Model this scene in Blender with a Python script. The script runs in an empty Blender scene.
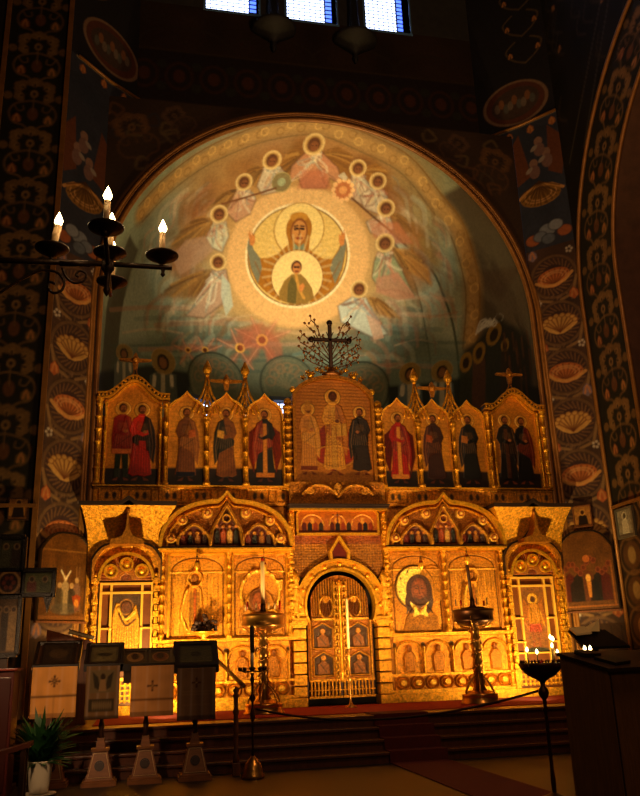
import bpy, bmesh, math, random
import numpy as np
from mathutils import Vector, Matrix
random.seed(7); rng=np.random.default_rng(7)
PI=math.pi
SC=bpy.context.scene; COL=SC.collection
SC.view_settings.view_transform='Standard'; SC.view_settings.look='None'
SC.view_settings.exposure=0; SC.view_settings.gamma=1; SC.view_settings.use_curve_mapping=False
# ---------------------------------------------------------------- camera (fitted lens and stand point)
F,YAW,PITCH,ROLL=816.6,0.2132245,0.3071807,-0.0342076
CP=np.array([-3.598,-15.5,1.55])
_cy,_sy=math.cos(YAW),math.sin(YAW)
FW=np.array([_sy*math.cos(PITCH),_cy*math.cos(PITCH),math.sin(PITCH)]); RT=np.array([_cy,-_sy,0.]); UP=np.cross(RT,FW)
_c,_s=math.cos(ROLL),math.sin(ROLL); RR=_c*RT+_s*UP; UU=-_s*RT+_c*UP
def ray(x,y):
    d=F*FW+(x-320)*RR-(y-398)*UU; return d/np.linalg.norm(d)
def at(x,y,Y=0.): d=ray(x,y); return CP+d*((Y-CP[1])/d[1])
def atx(x,y,X): d=ray(x,y); return CP+d*((X-CP[0])/d[0])
def atz(x,y,z): d=ray(x,y); return CP+d*((z-CP[2])/d[2])
def atp(x,y,p0,n):
    d=ray(x,y); return CP+d*(((np.array(p0)-CP)@np.array(n))/(d@np.array(n)))
cam=bpy.data.cameras.new('camera'); camo=bpy.data.objects.new('camera',cam); COL.objects.link(camo)
cam.sensor_fit='HORIZONTAL'; cam.sensor_width=36; cam.lens=F/640*36; cam.clip_end=200; cam.clip_start=.05
M=Matrix(((RR[0],UU[0],-FW[0],CP[0]),(RR[1],UU[1],-FW[1],CP[1]),(RR[2],UU[2],-FW[2],CP[2]),(0,0,0,1)))
camo.matrix_world=M; SC.camera=camo
# ---------------------------------------------------------------- colours and materials
def hx(s):
    s=s.lstrip('#'); o=[]
    for i in (0,2,4):
        v=int(s[i:i+2],16)/255; o.append(v/12.92 if v<=.04045 else ((v+.055)/1.055)**2.4)
    return tuple(o)
MATS={}
def mat(name,col=None,rough=.6,metal=0.,attr=False,bump=0.,bscale=40.,emit=None,estr=0.,var=0.,vscale=6.,trans=0.,coat=0.,vor=False,wood=False,grain=(1,1,1),spec=.5,sheen=0.):
    if name in MATS: return MATS[name]
    m=bpy.data.materials.new(name); m.use_nodes=True; nt=m.node_tree; N=nt.nodes; L=nt.links
    b=N['Principled BSDF']; b.inputs['Roughness'].default_value=rough; b.inputs['Metallic'].default_value=metal
    b.inputs['Specular IOR Level'].default_value=spec
    tc=N.new('ShaderNodeTexCoord'); src=None
    if attr:
        a=N.new('ShaderNodeAttribute'); a.attribute_name='paint'; src=a.outputs['Color']
        mm=N.new('ShaderNodeMath'); mm.operation='MULTIPLY'; mm.inputs[1].default_value=.75; L.new(a.outputs['Alpha'],mm.inputs[0]); L.new(mm.outputs[0],b.inputs['Metallic'])
    elif col is not None:
        c=hx(col) if isinstance(col,str) else col
        b.inputs['Base Color'].default_value=(*c,1)
    if var>0 or wood:
        mp=N.new('ShaderNodeMapping'); mp.inputs['Scale'].default_value=grain; L.new(tc.outputs['Object'],mp.inputs['Vector'])
        n=N.new('ShaderNodeTexNoise'); n.inputs['Scale'].default_value=vscale; n.inputs['Detail'].default_value=6; n.inputs['Roughness'].default_value=.6
        L.new(mp.outputs[0],n.inputs['Vector'])
        mr=N.new('ShaderNodeMapRange'); mr.inputs['From Min'].default_value=.3; mr.inputs['From Max'].default_value=.7
        mr.inputs['To Min'].default_value=1-var; mr.inputs['To Max'].default_value=1+var; L.new(n.outputs['Fac'],mr.inputs['Value'])
        vm=N.new('ShaderNodeVectorMath'); vm.operation='SCALE'
        if src is not None: L.new(src,vm.inputs[0])
        else: vm.inputs[0].default_value=c
        L.new(mr.outputs[0],vm.inputs['Scale']); src=vm.outputs[0]
    if src is not None: L.new(src,b.inputs['Base Color'])
    if bump>0:
        if vor:
            n=N.new('ShaderNodeTexVoronoi'); n.inputs['Scale'].default_value=bscale; h=n.outputs['Distance']
        else:
            n=N.new('ShaderNodeTexNoise'); n.inputs['Scale'].default_value=bscale; n.inputs['Detail'].default_value=4; h=n.outputs['Fac']
        L.new(tc.outputs['Object'],n.inputs['Vector'])
        bp=N.new('ShaderNodeBump'); bp.inputs['Strength'].default_value=bump; bp.inputs['Distance'].default_value=.02
        L.new(h,bp.inputs['Height']); L.new(bp.outputs[0],b.inputs['Normal'])
    if emit is not None:
        b.inputs['Emission Color'].default_value=(*hx(emit),1); b.inputs['Emission Strength'].default_value=estr
    if trans: b.inputs['Transmission Weight'].default_value=trans
    if coat: b.inputs['Coat Weight'].default_value=coat
    MATS[name]=m; return m
FRESCO=mat('fresco',attr=True,rough=.75,bump=.15,bscale=30,spec=.25,var=.15,vscale=14)
ICONPAINT=mat('icon_paint',attr=True,rough=.42,bump=.35,bscale=60,spec=.4,var=.3,vscale=24)
GILT=mat('gilded_relief',attr=True,rough=.36,bump=1.,bscale=60,spec=.5,var=.62,vscale=26)
GOLD=mat('gold_leaf',col='#d8941c',metal=.6,rough=.34,bump=1.,bscale=50,var=.6,vscale=22)
GOLDS=mat('gold_smooth',col='#eaa828',metal=.6,rough=.3,bump=.5,bscale=40,var=.4,vscale=20)
OLDGOLD=mat('antique_gold',col='#b0701c',metal=.55,rough=.4,bump=.8,bscale=45,var=.55,vscale=20)
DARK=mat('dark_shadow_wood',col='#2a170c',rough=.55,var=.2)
# ---------------------------------------------------------------- objects
def link(name,me,m=None,parent=None,loc=None):
    o=bpy.data.objects.new(name,me); COL.objects.link(o)
    if m is not None:
        for q in (m if isinstance(m,(list,tuple)) else [m]): me.materials.append(q)
    if parent is not None: o.parent=parent
    if loc is not None: o.location=loc
    return o
def tag(o,label=None,cat=None,group=None,kind=None):
    if label: o['label']=label
    if cat: o['category']=cat
    if group: o['group']=group
    if kind: o['kind']=kind
    return o
def thing(name,label,cat,loc=(0,0,0),rz=0.,group=None):
    o=bpy.data.objects.new(name,None); COL.objects.link(o); o.location=loc; o.rotation_euler=(0,0,rz); o.empty_display_size=.1
    return tag(o,label,cat,group)
def dup(o,parent=None,loc=None):
    c=o.copy(); COL.objects.link(c)
    if parent is not None: c.parent=parent
    if loc is not None: c.location=loc
    for ch in list(o.children): dup(ch,c)
    return c
class B:
    "collects shapes into one mesh"
    def __init__(s): s.v=[]; s.f=[]; s.mi=[]; s.cur=0; s.sm=[]
    def add(s,vs,fs,smooth=False):
        k=len(s.v); s.v+= [tuple(map(float,q)) for q in vs]; s.f+=[tuple(k+i for i in f) for f in fs]
        s.mi+=[s.cur]*len(fs); s.sm+=[smooth]*len(fs); return s
    def box(s,x0,x1,y0,y1,z0,z1,bev=0.):
        if bev>0:
            bm=bmesh.new(); bmesh.ops.create_cube(bm,size=1)
            for v in bm.verts: v.co=Vector(((x0+x1)/2+v.co.x*(x1-x0),(y0+y1)/2+v.co.y*(y1-y0),(z0+z1)/2+v.co.z*(z1-z0)))
            bmesh.ops.bevel(bm,geom=bm.edges[:],offset=bev,segments=2,affect='EDGES',profile=.6)
            return s.bm(bm)
        vs=[(x,y,z) for z in (z0,z1) for y in (y0,y1) for x in (x0,x1)]
        return s.add(vs,[(0,2,3,1),(4,5,7,6),(0,1,5,4),(2,6,7,3),(0,4,6,2),(1,3,7,5)])
    def bm(s,bm,smooth=False):
        bm.verts.index_update(); s.add([v.co[:] for v in bm.verts],[[v.index for v in f.verts] for f in bm.faces],smooth); bm.free(); return s
    def lathe(s,prof,cx=0,cy=0,cz=0,n=20,sx=1.,sy=1.,smooth=True,cap=True):
        vs=[];fs=[]
        for r,z in prof:
            for i in range(n):
                a=2*PI*i/n; vs.append((cx+sx*r*math.cos(a),cy+sy*r*math.sin(a),cz+z))
        for j in range(len(prof)-1):
            for i in range(n):
                fs.append((j*n+i,j*n+(i+1)%n,(j+1)*n+(i+1)%n,(j+1)*n+i))
        if cap: fs.append(tuple(range(n-1,-1,-1))); fs.append(tuple((len(prof)-1)*n+i for i in range(n)))
        return s.add(vs,fs,smooth)
    def tube(s,pts,r,n=8,closed=False,smooth=True):
        P=[Vector(p) for p in pts]; m=len(P); rs=r if isinstance(r,(list,tuple)) else [r]*m
        vs=[];fs=[];ref=None
        for i,p in enumerate(P):
            a=P[i-1] if (i>0 or closed) else p; b=P[(i+1)%m] if (i<m-1 or closed) else p
            t=(b-a); t=t.normalized() if t.length>1e-9 else Vector((0,0,1))
            if ref is None: ref=Vector((0,1,0)) if abs(t.y)<.9 else Vector((1,0,0))
            u=(ref-t*ref.dot(t)); u=u.normalized() if u.length>1e-6 else t.orthogonal().normalized(); w=t.cross(u); ref=u
            for k in range(n):
                q=2*PI*k/n; vs.append(p+(u*math.cos(q)+w*math.sin(q))*rs[i])
        for i in range(m if closed else m-1):
            j=(i+1)%m
            for k in range(n): fs.append((i*n+k,i*n+(k+1)%n,j*n+(k+1)%n,j*n+k))
        if not closed: fs.append(tuple(range(n-1,-1,-1))); fs.append(tuple((m-1)*n+k for k in range(n)))
        return s.add(vs,fs,smooth)
    def ball(s,c,r,sz=1.,n=12,sx=1,sy=1):
        prof=[(max(1e-4,math.sin(PI*i/8))*r,-math.cos(PI*i/8)*r*sz) for i in range(9)]
        return s.lathe(prof,c[0],c[1],c[2],n,sx,sy)
    def prism(s,pts,y0,y1):
        "polygon in X,Z pushed along Y"
        n=len(pts); vs=[(x,y0,z) for x,z in pts]+[(x,y1,z) for x,z in pts]
        A=sum(pts[i][0]*pts[(i+1)%n][1]-pts[(i+1)%n][0]*pts[i][1] for i in range(n))
        f=[tuple(range(n)),tuple(range(2*n-1,n-1,-1))] + [(i,n+i,n+(i+1)%n,(i+1)%n) for i in range(n)]
        if A<0: f=[tuple(reversed(q)) for q in f]
        return s.add(vs,f)
    def ribbon(s,inner,outer,y0,y1):
        "band between two X,Z polylines, with thickness"
        n=len(inner); vs=[]
        for y in (y0,y1):
            vs+=[(x,y,z) for x,z in inner]+[(x,y,z) for x,z in outer]
        f=[]
        for i in range(n-1):
            a,b,c,d=i,i+1,n+i+1,n+i
            f.append((a,d,c,b)); f.append((2*n+a,2*n+b,2*n+c,2*n+d))
            f.append((a,b,2*n+b,2*n+a)); f.append((d,2*n+d,2*n+c,c))
        f.append((0,2*n,3*n,n)); f.append((n-1,2*n-1,4*n-1,3*n-1))
        return s.add(vs,f)
    def build(s,name,m=None,parent=None,loc=None):
        me=bpy.data.meshes.new(name); me.from_pydata(s.v,[],s.f); me.update()
        o=link(name,me,m,parent,loc)
        me.polygons.foreach_set('material_index',s.mi); me.polygons.foreach_set('use_smooth',s.sm)
        return o
def arc(cx,cz,r,a0,a1,n=24,rz=None):
    rz=r if rz is None else rz
    return [(cx+r*math.cos(math.radians(a0+(a1-a0)*i/n)),cz+rz*math.sin(math.radians(a0+(a1-a0)*i/n))) for i in range(n+1)]
# ---------------------------------------------------------------- painting: a small canvas whose pixels become vertex paint
def vnoise(h,w,cell,seed=0):
    r=np.random.default_rng(seed); gh,gw=int(h/cell)+3,int(w/cell)+3; g=r.random((gh,gw))
    y=np.arange(h)/cell; x=np.arange(w)/cell; yi=y.astype(int); xi=x.astype(int); fy=(y-yi); fx=(x-xi)
    fy=fy*fy*(3-2*fy); fx=fx*fx*(3-2*fx)
    a=g[yi][:,xi];b=g[yi][:,xi+1];c=g[yi+1][:,xi];d=g[yi+1][:,xi+1]
    return (a*(1-fx)+b*fx)*(1-fy)[:,None]+(c*(1-fx)+d*fx)*fy[:,None]
class Cv:
    def __init__(s,x0,x1,z0,z1,res,bg,metal=0.,m=None):
        s.x0,s.z0,s.res=x0,z0,res; s.w=max(2,int((x1-x0)*res)); s.h=max(2,int((z1-z0)*res)); s.x1,s.z1=x1,z1
        s.a=np.empty((s.h,s.w,4)); s.a[...,:3]=hx(bg) if isinstance(bg,str) else bg; s.a[...,3]=metal; s.hgt=np.zeros((s.h,s.w)); s.m=m
    def _c(s,col): return np.array(hx(col) if isinstance(col,str) else col)
    def _bb(s,xa,xb,za,zb,pad=2):
        i0=max(0,int((xa-s.x0)*s.res)-pad); i1=min(s.w,int((xb-s.x0)*s.res)+pad+1)
        j0=max(0,int((za-s.z0)*s.res)-pad); j1=min(s.h,int((zb-s.z0)*s.res)+pad+1)
        if i1<=i0 or j1<=j0: return None
        X=s.x0+(np.arange(i0,i1)+.5)/s.res; Z=s.z0+(np.arange(j0,j1)+.5)/s.res
        return (slice(j0,j1),slice(i0,i1)),X[None,:],Z[:,None]
    def _put(s,sl,m,col,a,metal,h):
        m=m*a; col=s._c(col) if col is not None else None
        if col is not None: s.a[sl][...,:3]+= (col-s.a[sl][...,:3])*m[...,None]
        if metal is not None: s.a[sl][...,3]+=(metal-s.a[sl][...,3])*m
        if h is not None: s.hgt[sl]+=h*m
    def pts(s,P,px): return [s.m(*p) for p in P] if px else P
    def ell(s,cx,cz,rx,rz=None,col='#fff',a=1.,rot=0.,soft=0.,ring=None,metal=None,h=None,px=False):
        rz=rx if rz is None else rz
        if px:
            c0=s.m(cx,cz); r1=s.m(cx+rx,cz); r2=s.m(cx,cz-rz)
            rx=math.hypot(r1[0]-c0[0],r1[1]-c0[1]); rz=math.hypot(r2[0]-c0[0],r2[1]-c0[1]); rot=rot+math.degrees(math.atan2(r1[1]-c0[1],r1[0]-c0[0]))
            if ring: ring=ring*rx
            cx,cz=c0
        R=max(rx,rz)*(1+soft)+ (ring or 0); bb=s._bb(cx-R,cx+R,cz-R,cz+R)
        if bb is None: return
        sl,X,Z=bb; c,q=math.cos(math.radians(rot)),math.sin(math.radians(rot))
        u=((X-cx)*c+(Z-cz)*q)/rx; v=(-(X-cx)*q+(Z-cz)*c)/rz; d=np.sqrt(u*u+v*v); e=max(soft,1/(min(rx,rz)*s.res))
        if ring: m=np.clip((ring/2-np.abs(d-1)*min(rx,rz))*s.res+.5,0,1)
        else: m=np.clip((1-d)/e+.5,0,1)
        s._put(sl,m,col,a,metal,h)
    def poly(s,P,col='#fff',a=1.,soft=0.,metal=None,h=None,px=False):
        P=s.pts(P,px); xs=[p[0] for p in P]; zs=[p[1] for p in P]; bb=s._bb(min(xs)-soft,max(xs)+soft,min(zs)-soft,max(zs)+soft)
        if bb is None: return
        sl,X,Z=bb; ins=np.zeros((Z.shape[0],X.shape[1]),bool); dm=np.full(ins.shape,1e9); n=len(P)
        for i in range(n):
            x1,z1=P[i]; x2,z2=P[(i+1)%n]
            if z1!=z2:
                cr=((z1>Z)!=(z2>Z))&(X<(x2-x1)*(Z-z1)/(z2-z1)+x1); ins^=cr
            dx,dz=x2-x1,z2-z1; L=dx*dx+dz*dz+1e-12; t=np.clip(((X-x1)*dx+(Z-z1)*dz)/L,0,1)
            dm=np.minimum(dm,(X-x1-t*dx)**2+(Z-z1-t*dz)**2)
        sd=np.sqrt(dm)*np.where(ins,1,-1); m=np.clip(sd/max(soft,1/s.res)+.5,0,1)
        s._put(sl,m,col,a,metal,h)
    def line(s,P,w,col='#000',a=1.,closed=False,metal=None,h=None,px=False,soft=0.):
        P=s.pts(P,px); xs=[p[0] for p in P]; zs=[p[1] for p in P]; bb=s._bb(min(xs)-w,max(xs)+w,min(zs)-w,max(zs)+w)
        if bb is None: return
        sl,X,Z=bb; dm=np.full((Z.shape[0],X.shape[1]),1e9); n=len(P)
        for i in range(n if closed else n-1):
            x1,z1=P[i]; x2,z2=P[(i+1)%n]; dx,dz=x2-x1,z2-z1; L=dx*dx+dz*dz+1e-12; t=np.clip(((X-x1)*dx+(Z-z1)*dz)/L,0,1)
            dm=np.minimum(dm,(X-x1-t*dx)**2+(Z-z1-t*dz)**2)
        m=np.clip((w/2-np.sqrt(dm))/max(soft,1/s.res)+.5,0,1); s._put(sl,m,col,a,metal,h)
    def rect(s,x0,x1,z0,z1,col='#fff',a=1.,metal=None,h=None): s.poly([(x0,z0),(x1,z0),(x1,z1),(x0,z1)],col,a,0,metal,h)
    def noise(s,amt,cell,seed=0,tint=None):
        n=vnoise(s.h,s.w,max(1.5,cell*s.res),seed)-.5
        if tint is None: s.a[...,:3]*=(1+2*amt*n)[...,None]
        else: s.a[...,:3]+=(s._c(tint)-s.a[...,:3])*(np.clip(n*2+.1,0,1)*amt)[...,None]
    def sample(s,X,Z):
        i=np.clip((X-s.x0)*s.res-.5,0,s.w-1.001); j=np.clip((Z-s.z0)*s.res-.5,0,s.h-1.001)
        i0=i.astype(int); j0=j.astype(int); i1=np.minimum(i0+1,s.w-1); j1=np.minimum(j0+1,s.h-1); fx=(i-i0); fz=(j-j0)
        def S(A):
            ffx,ffz=(fx[...,None],fz[...,None]) if A.ndim==3 else (fx,fz)
            return (A[j0,i0]*(1-ffx)+A[j0,i1]*ffx)*(1-ffz)+(A[j1,i0]*(1-ffx)+A[j1,i1]*ffx)*ffz
        return S(s.a),S(s.hgt)
def smooth1(s,P,k=3):
    "Catmull-Rom through points"
    out=[]; n=len(P)
    for i in range(n-1):
        p0,p1,p2,p3=P[max(i-1,0)],P[i],P[i+1],P[min(i+2,n-1)]
        for j in range(k):
            t=j/k; out.append(tuple(.5*((2*p1[q])+(-p0[q]+p2[q])*t+(2*p0[q]-5*p1[q]+4*p2[q]-p3[q])*t*t+(-p0[q]+3*p1[q]-3*p2[q]+p3[q])*t**3) for q in range(2)))
    out.append(P[-1]); return out
def crv(*P,k=4): return smooth1(None,list(P),k)
def grid_mesh(name,V,C,m,parent=None,smooth=True,mask=None,flip=False,skirt=None):
    "V: (h,w,3) vertex grid, C: (h,w,4) paint"
    h,w=V.shape[:2]; idx=np.arange(h*w).reshape(h,w)
    q=np.stack([idx[:-1,:-1],idx[:-1,1:],idx[1:,1:],idx[1:,:-1]],-1).reshape(-1,4)
    if mask is not None: q=q[mask[:-1,:-1].reshape(-1)]
    if flip: q=q[:,::-1]
    me=bpy.data.meshes.new(name); me.vertices.add(h*w); me.vertices.foreach_set('co',V.reshape(-1).astype(np.float32))
    n=len(q); me.loops.add(n*4); me.polygons.add(n); me.loops.foreach_set('vertex_index',q.reshape(-1).astype(np.int32))
    me.polygons.foreach_set('loop_start',(np.arange(n)*4).astype(np.int32)); me.polygons.foreach_set('loop_total',np.full(n,4,np.int32))
    me.polygons.foreach_set('use_smooth',np.full(n,smooth)); me.update(calc_edges=True)
    at_=me.color_attributes.new('paint','FLOAT_COLOR','POINT'); at_.data.foreach_set('color',np.clip(C,0,1).reshape(-1).astype(np.float32))
    me.validate()
    return link(name,me,m,parent)
def panel(name,cv,m,parent=None,y=0.,thick=.03,step=None,top=None,relief=0.,res=None):
    """painted board standing in the X,Z plane: front carries the canvas; sides and back close it.
    top: function x -> z of the upper edge"""
    st=1/(res or cv.res); nx=max(3,int(round((cv.x1-cv.x0)/st))+1); nz=max(3,int(round((cv.z1-cv.z0)/st))+1)
    xs=np.linspace(cv.x0,cv.x1,nx); zt=np.array([top(x) if top else cv.z1 for x in xs]); t=np.linspace(0,1,nz)[:,None]
    X=np.broadcast_to(xs,(nz,nx)).copy(); Z=cv.z0+(zt[None,:]-cv.z0)*t; C,H=cv.sample(X,Z); Y=y-H*relief*(1.7 if m is GILT else 1)
    if m is GILT: C[...,:3]=np.clip(C[...,:3],0,1)**1.15*np.array([1.0,.92,.5])
    if m is ICONPAINT: C[...,:3]=np.clip(C[...,:3],0,1)**1.22*1.05
    # wrap: add rim rows/cols going back
    def wrap(A,rim):
        return np.pad(A,((1,1),(1,1))+((0,0),)*(A.ndim-2),mode='edge') if rim is None else rim
    X2=np.pad(X,1,mode='edge'); Z2=np.pad(Z,1,mode='edge'); Y2=np.pad(Y,1,mode='edge'); C2=np.pad(C,((1,1),(1,1),(0,0)),mode='edge')
    Y2[0,:]=Y2[-1,:]=y+thick; Y2[:,0]=Y2[:,-1]=y+thick
    V=np.stack([X2,Y2,Z2],-1)
    return grid_mesh(name,V,C2,m,parent,smooth=False)
# ================================================================ THE SHELL
AR,AY,AZ,DY=4.66,0.55,8.57,0.0          # apse radius, its front plane, springing height
SOL=0.70                          # height of the solea floor
def s_struct(o,label=None): o['kind']='structure'; return o
def A(px,py):
    d=ray(px,py); c=np.array([0,DY,AZ]); o=CP-c; b=o@d; q=o@o-AR*AR; t=-b+math.sqrt(max(0,b*b-q)); P=CP+d*t
    if P[2]<AZ:
        o2=o[:2]; d2=d[:2]; aa=d2@d2; bb=o2@d2; cc=o2@o2-AR*AR; t=(-bb+math.sqrt(max(0,bb*bb-aa*cc)))/aa; P=CP+d*t
        return (AR*math.atan2(P[0],max(P[1]-DY,-.3)),P[2]-AZ)
    n=(P-c)/AR; n/=np.linalg.norm(n); th=math.acos(max(-1,min(1,n[1]))); s=math.hypot(n[0],n[2])+1e-9
    return (AR*th*n[0]/s,AR*th*n[2]/s)
def paint_apse():
    cv=Cv(-8.1,8.1,-8.1,8.1,44,'#93a596',0,A)
    cv.noise(.12,1.6,1); cv.noise(.35,1.1,2,'#a08a5a'); cv.noise(.1,.3,3)
    Rr=AR*PI/2
    # ochre cloud fields around the vision
    for x,y,rx,ry,c,a in [(297,255,125,110,'#b89452',.6),(300,180,110,60,'#a8763c',.7),(350,170,70,45,'#a9814a',.6),(230,190,60,40,'#a3834c',.6),(420,200,30,60,'#9a8a5a',.6)]:
        cv.ell(x,y,rx,ry,c,a,soft=.6,px=True)
    # rim: shade of the soffit painted dark, scalloped ribbon
    cv.poly([(472,270),(540,260),(560,420),(480,420),(474,330)],'#54483c',.9,soft=.15,px=True)
    cv.poly([(440,196),(470,180),(525,260),(500,300),(472,280),(458,228)],'#54483c',.9,soft=.2,px=True)
    cv.poly([(108,300),(130,235),(138,250),(124,300),(118,352),(118,410),(98,410)],'#3f3a30',.8,soft=.1,px=True)
    cv.poly([(124,300),(140,262),(152,262),(148,317),(143,405),(118,405),(118,352)],'#9fb0a6',.7,px=True)
    rib=crv((140,214),(165,187),(199,161),(233,144),(271,131),(320,126),(365,143),(406,165),(437,203),(457,230),(470,271),(473,302),(470,345),k=6)
    cv.line(rib,.62,'#9c8254',.75,px=True,soft=.25); cv.line(rib,.36,'#bd9c64',.7,px=True,soft=.15)
    P=[A(*p) for p in rib]; L=0; out=[]
    for i in range(len(P)-1):
        d=math.dist(P[i],P[i+1]); n=max(1,int(d/.1))
        for k in range(n):
            t=k/n; L+=d/n; out.append((P[i][0]*(1-t)+P[i+1][0]*t,P[i][1]*(1-t)+P[i+1][1]*t,L))
    for k,(x,y,l) in enumerate(out):
        if k%3==0: cv.ell(x+.1*math.sin(l*9),y+.1*math.cos(l*9),.13,.13,'#dcbc78' if k%6 else '#8f6f3c',.55,ring=.05)
    for w,c in ((.05,'#8a6a38'),):
        cv.line([(p[0]*1.045,p[1]*1.045) for p in P],w,c,.8); cv.line([(p[0]*.955,p[1]*.955) for p in P],w,'#7d6a44',.7)
    # big painted rib on the right
    ro=crv((372,214),(400,240),(431,269),(445,300),(454,330),(459,372),(459,410)); ri=crv((431,410),(431,370),(426,332),(419,297),(407,264),(392,240),(372,220))
    cv.poly(ro+ri,'#a9b7a6',.8,px=True); cv.line(ro,.07,'#4d5646',.9,px=True); cv.line(ri,.05,'#5d6656',.8,px=True)
    cv.line(crv((300,150),(372,196),(405,222),(432,262)),.5,'#8f7030',.6,px=True,soft=.3)
    # horizon: water with the windows' cool daylight painted in teal, clouds, rosy streaks
    cv.poly([(120,345),(200,322),(262,318),(330,322),(400,320),(470,350),(470,420),(100,420)],'#50665f',.7,soft=.5,px=True)
    for i in range(70):
        x=rng.uniform(140,440); y=rng.uniform(300,372); l=rng.uniform(12,40)
        cv.line(crv((x-l,y+rng.uniform(-3,3)),(x,y+rng.uniform(-4,2)),(x+l,y+rng.uniform(-3,3))),rng.uniform(.04,.14),rng.choice(['#c9b9a0','#b08a72','#6f8a86','#90a79a','#4a625f']),.45,px=True)
    for i in range(230):   # sweeping robe and wing strokes at the sides
        s=rng.choice([-1,1]); a=rng.uniform(-50,60); r=rng.uniform(88,150)
        cx,cy=297+s*r*math.cos(math.radians(a)),262+r*.8*math.sin(math.radians(a)); l=rng.uniform(10,28)
        cv.line(crv((cx,cy),(cx+s*l*.5,cy+l*.45),(cx+s*l*.6,cy+l*1.2)),rng.uniform(.05,.16),rng.choice(['#b9c4b2','#8a5f4a','#c78f73','#6f8a86','#a8894f','#d8cdb0','#7d5a34']),.27,px=True,soft=.05)
    for k in range(60):
        a=rng.uniform(-.35,PI+.35); r0=rng.uniform(95,120); x,y=297+r0*1.02*math.cos(a),262-r0*.98*math.sin(a)
        cv.ell(x,y,rng.uniform(9,18),rng.uniform(7,13),rng.choice(['#8f5c26','#7a4c22','#a06c34','#6d5a30']),.35,soft=.8,px=True)
    # the great ring of light and medallion
    cv.ell(297,256,84,78,'#c9a66c',.75,soft=.35,px=True)
    cv.ell(297,256,72,69,'#dcb77e',.95,soft=.06,px=True)
    cv.ell(297,255,53,52,'#efe0b4',1,px=True); cv.ell(297,255,50,49,'#d9bd72',1,px=True)
    m=A(297,250)
    for k in range(72):
        a=2*PI*k/72; r0,r1=.5,1.75
        cv.line([(m[0]+r0*math.cos(a),m[1]+r0*math.sin(a)),(m[0]+r1*math.cos(a),m[1]+r1*math.sin(a))],.035,'#e9d08c' if k%2 else '#c4a35c',.28)
    cv.ell(297,255,50,49,'#8a6a34',1,ring=.025,px=True)
    cv.ell(299,229,25,26,'#e6cf88',.9,px=True); cv.ell(299,229,25,26,'#a98444',.9,ring=.05,px=True)
    # raised arms and mantle
    rob=[(287,245),(278,254),(268,258),(260,258),(254,250),(249,237),(247,248),(250,268),(256,282),(266,292),(280,301),(297,304),(315,301),(329,292),(338,282),(343,268),(346,250),(343,238),(338,250),(332,259),(322,258),(312,252),(306,244)]
    cv.poly(rob,'#a8741f',1,px=True); cv.poly([(249,236),(254,250),(260,258),(262,268),(258,284),(251,268),(247,248)],'#7d8470',.9,px=True); cv.poly([(345,236),(339,250),(333,259),(330,268),(335,284),(342,268),(346,248)],'#7d8470',.9,px=True)
    for s,x in ((1,252),(-1,342)):
        cv.poly([(x-3*s,238),(x-4*s,230),(x-3.5*s,236),(x-2*s,229),(x-1*s,235),(x+.5*s,230),(x+1*s,236),(x+3*s,234),(x+3.2*s,242),(x+1*s,246),(x-2*s,245)],'#c98a4a',1,px=True)
    for k in range(9):
        x=262+k*9; cv.line(crv((287+k*2.5,250),((287+k*2.5+x)/2,270),(x,290)),.05,'#8f5f1c' if k%2 else '#b88434',.28,px=True)
    cv.line(crv((255,262),(268,284),(297,301),(326,284),(340,262)),.05,'#8a5a1c',.5,px=True)
    # head of the praying woman: maphorion, face
    cv.ell(299,229,13,16,'#a8741f',1,px=True); cv.ell(299,217,9,5,'#bd8c34',1,px=True); cv.poly([(287,229),(289,248),(299,254),(309,248),(311,229)],'#a8741f',1,px=True)
    cv.ell(299,231,8.6,13,'#85521f',1,px=True); cv.ell(299,232,7.2,11.4,'#c58f4e',1,px=True)
    cv.line([(295,229),(297.5,228.6)],.07,'#3a2010',1,px=True); cv.line([(301,228.6),(303.5,229)],.07,'#3a2010',1,px=True)
    cv.line([(294.6,226.4),(297.8,225.8)],.045,'#4b2a12',1,px=True); cv.line([(300.6,225.8),(304,226.4)],.045,'#4b2a12',1,px=True)
    cv.line([(299.3,228),(299.8,234.5),(298.4,235)],.04,'#7d4d22',1,px=True); cv.line([(297.2,238.2),(301.6,238.2)],.06,'#8a3c22',1,px=True)
    cv.poly([(294,243),(299,247),(304,243),(305,250),(299,253),(293,250)],'#7f8a70',1,px=True)
    # child in his own round
    cv.ell(297,277,26,27,'#ecd391',1,px=True); cv.ell(297,277,26,27,'#8a5f24',1,ring=.05,px=True)
    for k in range(28):
        a=2*PI*k/28; c=A(297,272); cv.line([(c[0]+.5*math.cos(a),c[1]+.45*math.sin(a)),(c[0]+1.0*math.cos(a),c[1]+1.0*math.sin(a))],.06,'#d9c48e',.4)
    cv.poly([(292,274),(284,281),(279,292),(279,299),(287,303),(297,304),(307,303),(314,298),(312,288),(306,279),(301,274)],'#94783a',1,px=True)
    cv.poly([(292,276),(288,284),(287,302),(296,304),(297,284)],'#6e6230',1,px=True); cv.line([(296,275),(299,289),(304,298)],.08,'#c79a4a',.9,px=True)
    cv.ell(296.5,267,5.4,6.6,'#5c3414',1,px=True); cv.ell(296.7,268.4,4.0,5.6,'#c4874a',1,px=True)
    cv.line([(294.6,267),(295.8,267)],.06,'#3a2010',1,px=True); cv.line([(297.6,267),(298.8,267)],.06,'#3a2010',1,px=True); cv.line([(295.6,271.4),(298,271.4)],.04,'#7a3a20',1,px=True)
    cv.poly([(299,286),(303,283),(305,286),(302,292),(299,291)],'#c98a4a',1,px=True)
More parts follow.
